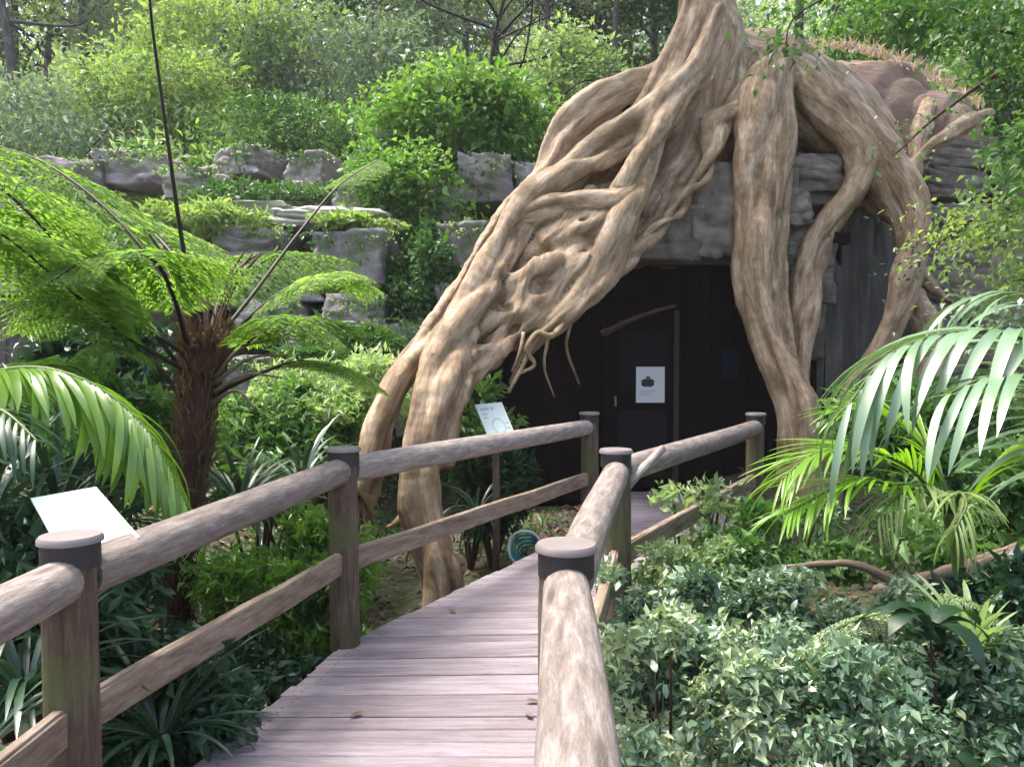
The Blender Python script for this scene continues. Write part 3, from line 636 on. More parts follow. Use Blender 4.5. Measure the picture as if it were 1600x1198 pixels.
for o_ in list(deck.children):
    if o_.location.y > 7: continue
    v_ = np.array([w.co[:] for w in o_.data.vertices]) + np.array(o_.location)
    for e0, e1 in ((4, 7), (5, 6)):
        for f_ in (.28, .72):
            q = v_[e0] * (1 - f_) + v_[e1] * f_; ctr = v_[4:].mean(0); q = q + (ctr - q) / np.linalg.norm(ctr - q) * .09; k = 8; an = np.linspace(0, 2 * np.pi, k, endpoint=False)
            SC.add(np.stack([q[0] + .006 * np.cos(an), q[1] + .006 * np.sin(an), np.full(k, q[2] + .001)], -1), [(0, 1, 2, 3), (0, 3, 4, 5), (0, 5, 6, 7)])
o = SC.obj('screw', M_band, deck, False); o['kind'] = 'stuff'
def beam(name, p0, p1, w, h, m_, parent, bev=.006):
    """rectangular timber from p0 to p1"""
    p0 = Vector(p0); p1 = Vector(p1); L = (p1 - p0).length; mb = MB(); n = 7
    c = [(-w / 2, -h / 2), (w / 2, -h / 2), (w / 2, h / 2), (-w / 2, h / 2)]; V_ = []
    for i in range(n): 
        e = rng.standard_normal(2) * .0025; V_ += [(L * i / (n - 1) - L / 2, y + e[0], z + e[1]) for y, z in c]
    F_ = [(4 * i + j, 4 * i + 4 + j, 4 * i + 4 + (j + 1) % 4, 4 * i + (j + 1) % 4) for i in range(n - 1) for j in range(4)]
    F_ = [f[::-1] for f in F_] + [(0, 1, 2, 3), (4 * n - 1, 4 * n - 2, 4 * n - 3, 4 * n - 4)]; V_ = np.array(V_)
    mb.add(V_, F_, .5, V_[:, [1, 2, 0]] + rng.random(3) * 7); o = mb.obj(name, m_, parent, False, True)
    q = (p1 - p0).to_track_quat('X', 'Z'); o.location = (p0 + p1) / 2; o.rotation_mode = 'QUATERNION'; o.rotation_quaternion = q
    md = o.modifiers.new('bevel', 'BEVEL'); md.width = bev; md.segments = 2; return o
for pts, sx in ((LP_, -1), (RP_, 1)):
    for i in range(4):
        beam('edge_beam', (pts[i][0], pts[i][1], -.12), (pts[i + 1][0], pts[i + 1][1], -.12), .05, .16, M_post, deck)
        p = pts[i + 1]; beam('stump', (p[0], p[1] + .3, -1.2), (p[0], p[1] + .3, -.2), .1, .1, M_post, deck)

# ------------------------------------------------------------------ log fences
def logm(name, p0, p1, r0, r1, m_, parent, k=20, seg=14, jit=.012, rough_end=True):
    p0 = np.array(p0, float); p1 = np.array(p1, float); L = np.linalg.norm(p1 - p0)
    t = np.linspace(0, 1, seg); c = np.zeros((seg, 3)); c[:, 0] = (t - .5) * L
    c[:, 1] = .006 * np.sin(t * 5 + rng.random() * 6); c[:, 2] = .006 * np.sin(t * 4 + rng.random() * 6)
    rad = r0 + (r1 - r0) * t; rad[0] *= .96; rad[-1] *= .96; mb = MB(); mb.tube(c, rad, k, .5, 0)
    # lengthwise checks and flats
    V_ = mb.V[0]; ang = np.arctan2(V_[:, 2], V_[:, 1]); f = 1 + .012 * np.sin(3 * ang + 1.3) + .01 * np.sin(7 * ang + V_[:, 0] * 3) + jit * rng.standard_normal(len(V_)) * .3
    V_[:, 1] *= f; V_[:, 2] *= f; mb.V[0] = V_; mb.G[0] = mb.G[0] + rng.random(3) * 9
    o = mb.obj(name, m_, parent, True, True); q = Vector(p1 - p0).to_track_quat('X', 'Z')
    o.location = tuple((p0 + p1) / 2); o.rotation_mode = 'QUATERNION'; o.rotation_quaternion = q
    md = o.modifiers.new('edges', 'EDGE_SPLIT'); md.split_angle = R(50); return o
PR, RR = .082, .076
HT = {}
def fence(name, label, posts, start, heights):
    t = thing(name, label, 'fence', (posts[0][0], posts[0][1], 0))
    for i, (x, y) in enumerate(posts):
        hp = heights[i]
        p = logm('post', (x, y, -.9), (x, y, hp - .035), PR, PR * .97, M_post, t)
        mb = MB(); mb.tube([(0, 0, -.075), (0, 0, 0)], PR * 1.0 + .004, 28); bnd = mb.obj('band', M_band, p, True); md = bnd.modifiers.new('e', 'EDGE_SPLIT'); md.split_angle = R(40)
        bnd.matrix_parent_inverse = pinv(p); bnd.location = (x, y, hp)
        mb = MB(); mb.tube([(0, 0, 0), (0, 0, .012), (0, 0, .022)], np.array([PR + .013, PR + .013, PR + .006]), 28)
        cp = mb.obj('cap', M_cap, p, True); md = cp.modifiers.new('e', 'EDGE_SPLIT'); md.split_angle = R(40); cp.location = (x, y, hp + .001)
    seq = [start] + posts
    for i in range(len(seq) - 1):
        a = np.array(seq[i], float); b = np.array(seq[i + 1], float); d = (b - a) / np.linalg.norm(b - a)
        A = a + (d * (PR * .7) if i else 0); B = b - d * (PR * .7)
        za, zb = (heights[0] if i == 0 else heights[i - 1]) - .11, heights[i] - .11
        logm('top_rail', (*A, za), (*B, zb), RR, RR * .96, M_rail, t)
        beam('lower_rail', (*A, .46), (*B, .46), .05, .125, M_low, t, .012)
    return t
fl = fence('log_fence', 'round log fence with capped posts along the left edge of the boardwalk', [(-1.38, 2.47), (-.93, 4.38), (.72, 7.4)], (-1.36, -.9), [1.02, 1.075, 1.055])
fr = fence('log_fence', 'round log fence with capped posts along the right edge of the boardwalk', [(.165, 2.4), (.585, 4.46), (2.24, 7.3)], (-.014, -.9), [1.01, 1.055, 1.055])
c = [P(940, 800, 4.4), P(985, 752, 4.5), P(1036, 700, 4.7)]; mb = MB(); mb.tube(spline(c, 5), np.linspace(.04, .022, 11), 9, .5, .05)
o = mb.obj('broken_stick', M_rail, None, True, True); tag(o, 'pale broken stick lying across the right rail beside the second capped post', 'stick')

# information panels
def lectern(label, c4, Y, thick=.012):
    """c4: pixel corners tl, tr, br, bl with their own distances"""
    c = [P(a, b, y) for a, b, y in c4]; t = thing('information_panel', label, 'sign', (c[2][0], c[2][1], gz(c[2][0], c[2][1])))
    ctr = sum(c) / 4; u = (c[1] - c[0]) ; v = (c[3] - c[0]); nr = np.cross(v, u); nr /= np.linalg.norm(nr); nr *= np.sign(nr[2])
    mb = MB(); mb.add([*c, *[q - nr * thick for q in c]], [(0, 1, 2, 3), (7, 6, 5, 4), (0, 4, 5, 1), (1, 5, 6, 2), (2, 6, 7, 3), (3, 7, 4, 0)]); mb.obj('panel', M_sign, t, False)
    def uv(a, b, h=.0015): return c[0] + (c[1] - c[0]) * a * (1 - b) + (c[3] - c[0]) * b + (c[2] - c[3]) * a * b + nr * h
    mb = MB(); k = 20; an = np.linspace(0, 2 * np.pi, k, endpoint=False)
    ring = [uv(.55 + .24 * math.cos(x), .58 + .2 * math.sin(x)) for x in an] + [uv(.55 + .2 * math.cos(x), .58 + .165 * math.sin(x)) for x in an]
    mb.add(ring, [(i, (i + 1) % k, k + (i + 1) % k, k + i) for i in range(k)]); mb.obj('printed_ring', M_print, t, False)
    mb = MB()
    for (a0, b0, a1, b1) in [(.12, .1, .42, .17), (.5, .1, .6, .17), (.12, .24, .3, .28), (.12, .33, .26, .37), (.82, .5, .94, .54), (.82, .62, .94, .66), (.8, .74, .92, .78)]:
        n0 = mb.n; mb.add([uv(a0, b0), uv(a1, b0), uv(a1, b1), uv(a0, b1)], [(0, 1, 2, 3)])
    mb.obj('printed_text', M_print2, t, False)
    b0 = ctr - nr * .02; mb = MB(); mb.tube([b0, (b0[0], b0[1], gz(b0[0], b0[1]) - .1)], .03, 12); mb.obj('stand', M_post, t, True, True)
lectern('pale tilted information panel beside the nearest left fence post', [(48, 778, 2.95), (150, 760, 3.05), (218, 838, 2.72), (104, 880, 2.6)], 2.8)
lectern('pale tilted information panel beyond the left rail near the hut', [(742, 632, 6.9), (784, 628, 7.0), (810, 690, 6.7), (768, 696, 6.6)], 7)

hs = thing('garden_hose', 'coiled teal garden hose lying beyond the left fence', 'hose', P(818, 895, 6.9))
for i in range(5):
    mb = MB(); k = 30; an = np.linspace(.3 * i, .3 * i + 5.6 + .15 * i, k); rr = PX(25, 6.9) * (1 - .09 * i); ce = P(820 + 2 * i, 856 + 3 * i, 6.85 + .03 * i)
    c = np.stack([ce[0] + rr * np.cos(an), ce[1] + .02 * np.sin(an * 3), ce[2] + rr * 1.1 * np.sin(an)], -1); mb.tube(c, .012, 8)
    o = mb.obj('coil', M_hosew if i == 0 else M_hose, hs)
    if i == 0: o['label'] = 'pale outer coil'

# ------------------------------------------------------------------ fronds
def pinnate(name, rows, width, np_, parent, m_leaf, m_stalk, n_sub=12, r0=.014, taper=True, droop=.35, start=.25, tips=.95, child='blade'):
    """tripinnate fern frond along a curve of pixel rows"""
    c = spline([P(*r) for r in rows], 12); t, n, b = frames(c); L = np.r_[0, np.cumsum(np.linalg.norm(np.diff(c, axis=0), axis=1))]; tot = L[-1]
    s = MB(); s.tube(c, np.linspace(r0, r0 * .25, len(c)), 7); mb = MB(); rb = MB()
    pos = []; dd = []; nn = []; ll = []; ww = []; tt = []
    for i in range(np_):
        u = start + (1 - start) * (i + .5) / np_; k = np.searchsorted(L, u * tot) - 1; k = max(0, min(k, len(c) - 2)); p0 = c[k] + (c[k + 1] - c[k]) * ((u * tot - L[k]) / (L[k + 1] - L[k] + 1e-9))
        w = width * math.sin(math.pi * min(1, (.12 + .88 * (i + .5) / np_)) ** .8) ** .7 * (1 if taper else 1)
        hz = np.cross(t[k], [0, 0, 1]); hz /= np.linalg.norm(hz) + 1e-6
        upv = np.cross(hz, t[k]); upv *= 1 if upv[2] >= 0 else -1
        for sg in (-1, 1):
            ax_ = sg * hz * .9 + t[k] * .42; ax_ /= np.linalg.norm(ax_)
            q = np.linspace(.06, 1, n_sub); wob = rng.random() * .3
            pp = p0 + (ax_ * q[:, None] * w) - np.array([0, 0, 1]) * (droop * w * q ** 2)[:, None] * (1 + wob)
            for s2 in (-1, 1):
                side = np.cross(upv, ax_) * s2; d2 = side * .85 + ax_ * .5 + np.array([0, 0, -.25]) + .12 * rng.standard_normal((n_sub, 3))
                pos.append(pp); dd.append(d2); nn.append(np.tile(upv, (n_sub, 1)) + .5 * rng.standard_normal((n_sub, 3)))
                lw = w * .17 * (1.05 - q) ** .6; ll.append(lw + .01); ww.append(lw * .24 + .004); tt.append(np.clip(.5 + .3 * rng.standard_normal(n_sub) * .6 + .25 * (rng.random() - .5), 0, 1))
            cc = np.vstack([p0, pp[len(pp) // 2], pp[-1]]); rb.tube(cc, np.array([.003, .002, .001]), 3, .5, 0, False)
    mb.leaves(np.vstack(pos), np.vstack(dd), np.vstack(nn), np.concatenate(ll), np.concatenate(ww), np.concatenate(tt), .1, .02)
    o = mb.obj(name, m_leaf, parent, False); s.obj('stalk', m_stalk, o, True, True); rb.obj('rib', M_gstalk, o, True, True); return o
tf = thing('tree_fern', 'tall tree fern with shaggy dark trunk and arching fronds beyond the left fence', 'tree fern', (*P(285, 1000, 4.7)[:2], -.55))
c = spline([P(288, 1100, 4.7), P(275, 960, 4.7), P(283, 850, 4.7), (P(296, 740, 4.7)), P(308, 650, 4.7), P(318, 560, 4.7), P(322, 520, 4.7)], 8)
mb = MB(); mb.tube(c, np.interp(np.linspace(0, 1, len(c)), [0, .2, .5, .75, .9, 1], [.09, .07, .066, .09, .115, .08]), 22, .5, .09); mb.obj('trunk', M_trunk, tf, True, True)
mb = MB(); n = 900; k = rng.integers(4, len(c), n); a = rng.random(n) * 6.28; rad = .07 + .045 * (k / len(c))
pos = c[k] + np.stack([np.cos(a) * rad, np.sin(a) * rad, rng.standard_normal(n) * .03], -1); d = np.stack([np.cos(a) * .35, np.sin(a) * .35, np.full(n, .9) + .3 * rng.standard_normal(n)], -1)
mb.leaves(pos, d, unit(n), .07 * (1 + rng.random(n)), .012, rng.random(n) * .6); mb.obj('trunk_fibre', L_dead, tf, False)
C0 = (315, 560, 4.7)
FR = [([(318, 560, 4.7), (285, 380, 4.6), (262, 220, 4.45), (240, 60, 4.3), (226, -60, 4.1), (190, -190, 3.8)], .5, .8),
      ([(312, 570, 4.7), (215, 500, 4.5), (110, 400, 4.2), (20, 310, 3.9), (-90, 230, 3.7)], .62, .18),
      ([(308, 590, 4.7), (190, 520, 4.4), (100, 445, 4.1), (0, 365, 3.8), (-100, 330, 3.6)], .6, .25),
      ([(312, 560, 4.7), (260, 440, 4.9), (170, 330, 5.1), (60, 250, 5.3), (-60, 215, 5.5)], .75, .25),
      ([(318, 550, 4.7), (290, 430, 5.0), (220, 350, 5.4), (140, 330, 5.7), (60, 350, 5.9)], .7, .25),
      ([(322, 550, 4.7), (350, 450, 5.1), (400, 400, 5.5), (460, 400, 5.8), (530, 440, 6.0)], .7, .22),
      ([(330, 555, 4.7), (385, 500, 4.8), (450, 450, 4.9), (520, 430, 5.0), (590, 455, 5.1)], .6, .28),
      ([(330, 590, 4.7), (380, 540, 4.6), (440, 500, 4.5), (490, 500, 4.4), (540, 540, 4.4)], .5, .28),
      ([(328, 620, 4.7), (400, 585, 4.7), (470, 565, 4.8), (540, 575, 4.9), (600, 610, 5.0)], .42, .4),
      ([(330, 540, 4.7), (395, 460, 5.0), (470, 360, 5.4), (530, 290, 5.8), (590, 250, 6.2)], .26, .75),
      ([(300, 600, 4.7), (240, 520, 4.6), (180, 470, 4.6), (100, 470, 4.6), (30, 520, 4.6)], .55, .28),
      ([(300, 640, 4.7), (230, 560, 4.6), (160, 540, 4.5), (90, 580, 4.4)], .45, .35),
      ([(305, 590, 4.7), (270, 460, 4.4), (230, 400, 4.1), (150, 400, 3.9), (80, 440, 3.7)], .55, .3)]
for rows, w, st in FR: pinnate('frond', rows, w, 30, tf, L_fern, M_stalk, 17, .015, True, .2, st)
for i in range(9):
    a = rng.random() * 6.28; b0 = P(322, 560, 4.7); mb = MB(); e = b0 + np.array([.35 * math.cos(a), .3 * math.sin(a), .5 + .2 * rng.random()])
    mb.tube(spline([b0, (b0 + e) / 2 + np.array([0, 0, .1]), e], 5), np.linspace(.012, .007, 11), 6); mb.obj('cut_stalk', M_trunk, tf, True, True)

for rows in ([(335, 600, 4.65), (390, 560, 4.6), (450, 555, 4.6)], [(335, 612, 4.65), (385, 585, 4.6), (440, 590, 4.6)], [(335, 590, 4.65), (375, 545, 4.6), (425, 530, 4.6)], [(330, 630, 4.65), (370, 610, 4.55), (400, 640, 4.5)]):
    c = spline([P(*q) for q in rows], 6); mb = MB(); mb.tube(c, np.linspace(.013, .006, len(c)), 6, .5, .05); mb.obj('dead_stalk', M_twig, tf, True, True)
# long leaflets, shared meshes
def leaflet_mesh(name, droop, fold=.25, segs=7, wid=.09):
    q = np.linspace(0, 1, segs); w = wid * np.sin(np.pi * np.clip(q * .92 + .06, 0, 1)) ** .6; w[-1] = .003
    x = np.sin(q * droop) / max(droop, 1e-3) if droop > .01 else q; z = -(1 - np.cos(q * droop)) / max(droop, 1e-3) if droop > .01 else 0 * q
    V_ = []
    for i in range(segs): V_ += [(x[i], w[i] / 2, z[i] + fold * w[i] / 2), (x[i], 0, z[i]), (x[i], -w[i] / 2, z[i] + fold * w[i] / 2)]
    F_ = []
    for i in range(segs - 1):
        a_ = 3 * i; F_ += [(a_, a_ + 1, a_ + 4, a_ + 3), (a_ + 1, a_ + 2, a_ + 5, a_ + 4)]
    V_ = np.array(V_)
    return new_mesh(name, V_, np.array(F_), .5 + 0 * V_[:, 0], V_, True)
def bank(m_, droops, wid=.09, fold=.3):
    out = []
    for d_ in droops: me = leaflet_mesh('leaflet', d_, fold, 8, wid); me.materials.append(m_); out.append(me)
    return out
def palm_frond(parent, rows, n_l, length, bank_, m_stalk, name='frond', r0=.013, fwd=.6, start=.12, roll=0, up=.0, sides=(-1, 1), elev=0.1):
    c = spline([P(*r) for r in rows], 10); t, n, b = frames(c); L = np.r_[0, np.cumsum(np.linalg.norm(np.diff(c, axis=0), axis=1))]; tot = L[-1]
    s = MB(); s.tube(c, np.linspace(r0, r0 * .3, len(c)), 8); fr_ = s.obj(name, m_stalk, parent, True, True)
    for i in range(n_l):
        u = start + (1 - start) * (i + .5) / n_l; k = int(np.clip(np.searchsorted(L, u * tot) - 1, 0, len(c) - 2)); p0 = c[k] + (c[k + 1] - c[k]) * ((u * tot - L[k]) / (L[k + 1] - L[k] + 1e-9))
        hz = np.cross(t[k], [0, 0, 1]); hz /= np.linalg.norm(hz) + 1e-6
        for sg in sides:
            f_ = fwd + .5 * u * u; d = sg * hz + t[k] * f_ + np.array([0, 0, elev + up]) + .08 * rng.standard_normal(3); d /= np.linalg.norm(d)
            le = length * (.55 + .45 * math.sin(math.pi * (u * .85 + .12))) * random.uniform(.9, 1.08)
            o = link('leaflet', bank_[rng.integers(len(bank_))], None, fr_)
            z = np.array([0, 0, 1.0]); y = np.cross(z, d); y /= np.linalg.norm(y) + 1e-9; z2 = np.cross(d, y)
            M = Matrix(((d[0], y[0], z2[0], p0[0]), (d[1], y[1], z2[1], p0[1]), (d[2], y[2], z2[2], p0[2]), (0, 0, 0, 1))) @ Matrix.Rotation(random.uniform(-.3, .3) + roll * sg, 4, 'X') @ Matrix.Scale(le, 4)
            o.matrix_basis = M
    return fr_
B_palm = bank(L_palm, [1.1, 1.35, 1.6], .07); B_lime = bank(L_lime, [.35, .6, .85], .05); B_left = bank(L_glow, [1.0, 1.4, 1.8], .08)
B_old = bank(L_yell, [1.0, 1.4], .05); B_dk = bank(L_dark, [1.0, 1.5], .07)
kp = thing('kentia_palm', 'glossy dark palm at right edge with broad drooping leaflets', 'palm', (*P(1760, 1000, 3.1)[:2], -.2))
c = spline([P(1800, 1400, 3.2), P(1790, 1050, 3.2), P(1780, 800, 3.2)], 6); mb = MB(); mb.tube(c, np.linspace(.07, .05, len(c)), 12); mb.obj('trunk', M_gstalk, kp, True, True)
palm_frond(kp, [(1780, 800, 3.2), (1700, 620, 3.1), (1600, 530, 3.0), (1490, 520, 2.95), (1390, 555, 2.9), (1320, 640, 2.85)], 24, .66, B_palm, M_gstalk, fwd=1.25)
palm_frond(kp, [(1780, 800, 3.2), (1720, 680, 2.9), (1640, 600, 2.75), (1560, 585, 2.7), (1470, 620, 2.65)], 16, .62, B_palm, M_gstalk, fwd=1.25)
palm_frond(kp, [(1780, 820, 3.2), (1760, 640, 3.4), (1700, 520, 3.6), (1600, 460, 3.8), (1500, 470, 3.9)], 20, .6, B_palm, M_gstalk)
palm_frond(kp, [(1780, 820, 3.2), (1840, 600, 3.3), (1900, 500, 3.4), (2000, 480, 3.5)], 14, .6, B_palm, M_gstalk)
lp = thing('lime_palm', 'small lime green palm with fine fanned leaflets on the right bank', 'palm', (*P(1500, 860, 4.0)[:2], 0))
c = spline([P(1500, 960, 4.1), P(1495, 860, 4.1), P(1480, 800, 4.1)], 5); mb = MB(); mb.tube(c, .03, 9); mb.obj('trunk', M_gstalk, lp, True, True)
for rows, b_, n_ in [([(1480, 800, 4.1), (1420, 730, 4.0), (1340, 700, 3.9), (1270, 710, 3.8), (1220, 750, 3.7)], B_lime, 36), ([(1480, 800, 4.1), (1400, 760, 3.9), (1330, 750, 3.8), (1270, 780, 3.7), (1230, 800, 3.6)], B_lime, 30),
                 ([(1490, 800, 4.1), (1450, 760, 3.9), (1410, 770, 3.8), (1370, 810, 3.7)], B_old, 18), ([(1490, 800, 4.1), (1500, 770, 3.8), (1510, 790, 3.7), (1490, 830, 3.6)], B_old, 16),
                 ([(1490, 790, 4.1), (1440, 690, 4.2), (1370, 640, 4.3), (1310, 640, 4.3)], B_lime, 18), ([(1500, 800, 4.1), (1560, 730, 4.0), (1610, 760, 3.9)], B_lime, 14)]:
    palm_frond(lp, rows, n_, .42 if b_ is B_lime else .33, b_, M_gstalk, fwd=1.5, elev=.12)
lf = thing('fan_palm', 'bright green palm at left edge with one long arching frond', 'palm', (*P(-160, 900, 3.3)[:2], -.5))
c = spline([P(-150, 1300, 3.3), P(-150, 900, 3.3), P(-120, 720, 3.3)], 5); mb = MB(); mb.tube(c, .05, 10); mb.obj('trunk', M_trunk, lf, True, True)
palm_frond(lf, [(-120, 720, 3.3), (-40, 600, 3.3), (60, 575, 3.3), (160, 610, 3.3), (235, 680, 3.25), (292, 790, 3.2)], 64, .44, B_left, M_gstalk, fwd=1.1, elev=-.1)
palm_frond(lf, [(-120, 720, 3.3), (-60, 620, 3.6), (10, 580, 3.8), (80, 570, 4.0), (150, 580, 4.2)], 24, .42, B_left, M_gstalk, fwd=.9, elev=.35)
palm_frond(lf, [(-120, 720, 3.3), (-60, 640, 3.1), (0, 640, 3.0), (60, 690, 2.9)], 20, .36, B_dk, M_gstalk, fwd=.9)

# ------------------------------------------------------------------ strap-leaved clumps, shrubs, ferns
B_strap = bank(L_strap, [.8, 1.3, 1.8], .05)
def clump(label, px, py, Y, n_, length, b_=None, cat='strappy plant', name='strap_plant'):
    p = P(px, py, Y); t = thing(name, label, cat, p)
    for i in range(n_):
        a = 2.4 * i + rng.random(); el = random.uniform(.35, 1.35); d = np.array([math.cos(a) * math.cos(el), math.sin(a) * math.cos(el), math.sin(el)])
        o = link('leaf', (b_ or B_strap)[rng.integers(3 if b_ is None else len(b_))], None, t); z = np.array([0, 0, 1.0]); y = np.cross(z, d); y /= np.linalg.norm(y); z2 = np.cross(d, y)
        o.matrix_basis = Matrix(((d[0], y[0], z2[0], p[0] + .03 * math.cos(a)), (d[1], y[1], z2[1], p[1] + .03 * math.sin(a)), (d[2], y[2], z2[2], p[2]), (0, 0, 0, 1))) @ Matrix.Scale(length * random.uniform(.7, 1.15), 4)
    return t
for lab, a, b, Y, n_, L in [('dark strap leaved plant behind the left information panel', 90, 800, 3.9, 60, .7), ('dark strap leaved plant at far left below the palm frond', -20, 820, 3.7, 60, .75),
        ('strap leaved plant filling the gap between panel and tree fern trunk', 165, 830, 4.6, 50, .6), ('blue green strap plant below the left top rail beside the nearest post', 40, 1080, 2.9, 55, .55),
        ('strap plant with pale tips just right of the tree fern trunk', 375, 790, 5.2, 55, .65), ('strap plant behind the second left post', 470, 760, 5.8, 50, .6),
        ('strap plant low beside the deck under the lower left rail', 250, 1150, 3.1, 50, .5), ('strap plant at the corner of the photo below left rail', -40, 1180, 2.5, 40, .5),
        ('slender strap plant between the fig root and the far information panel', 745, 800, 6.8, 36, .5)]:
    clump(lab, a, b, Y, n_, L)

def shrub(name, label, cat, px, py, Y, rad, n_, Lf, Wf, m_, clumps=16, stems=6, cs=.34, tint=(.05, .95), up=.6, group=None):
    c = P(px, py, Y); base = np.array([c[0], c[1], float(gz(c[0], c[1])) - .05]); base[2] = min(base[2], c[2] - rad[2] * .5)
    t = thing(name, label, cat, base, group); mb = MB(); cen = crown(mb, c, rad, n_, Lf, Wf, clumps, cs, tint, None, .35, up)
    s = MB()
    if name == 'variegated_shrub': stems = 3; crown(mb, c - np.array([0, 0, rad[2] * .8]), (rad[0] * 1.05, rad[1], rad[2] * .6), n_ // 3, Lf, Wf, 14, .4, tint)
    for q in cen[:stems]: s.tube(spline([base, (base + q) / 2 + np.array([0, 0, .1]) * rad[2], q], 4), np.linspace(.02, .007, 9) * (1 + rad[2] * .3) * (.5 if name == 'variegated_shrub' else 1), 5, .5, 0, False)
    mb.obj('foliage', m_, t, False); s.obj('stem', M_trunk, t, True, True); return t
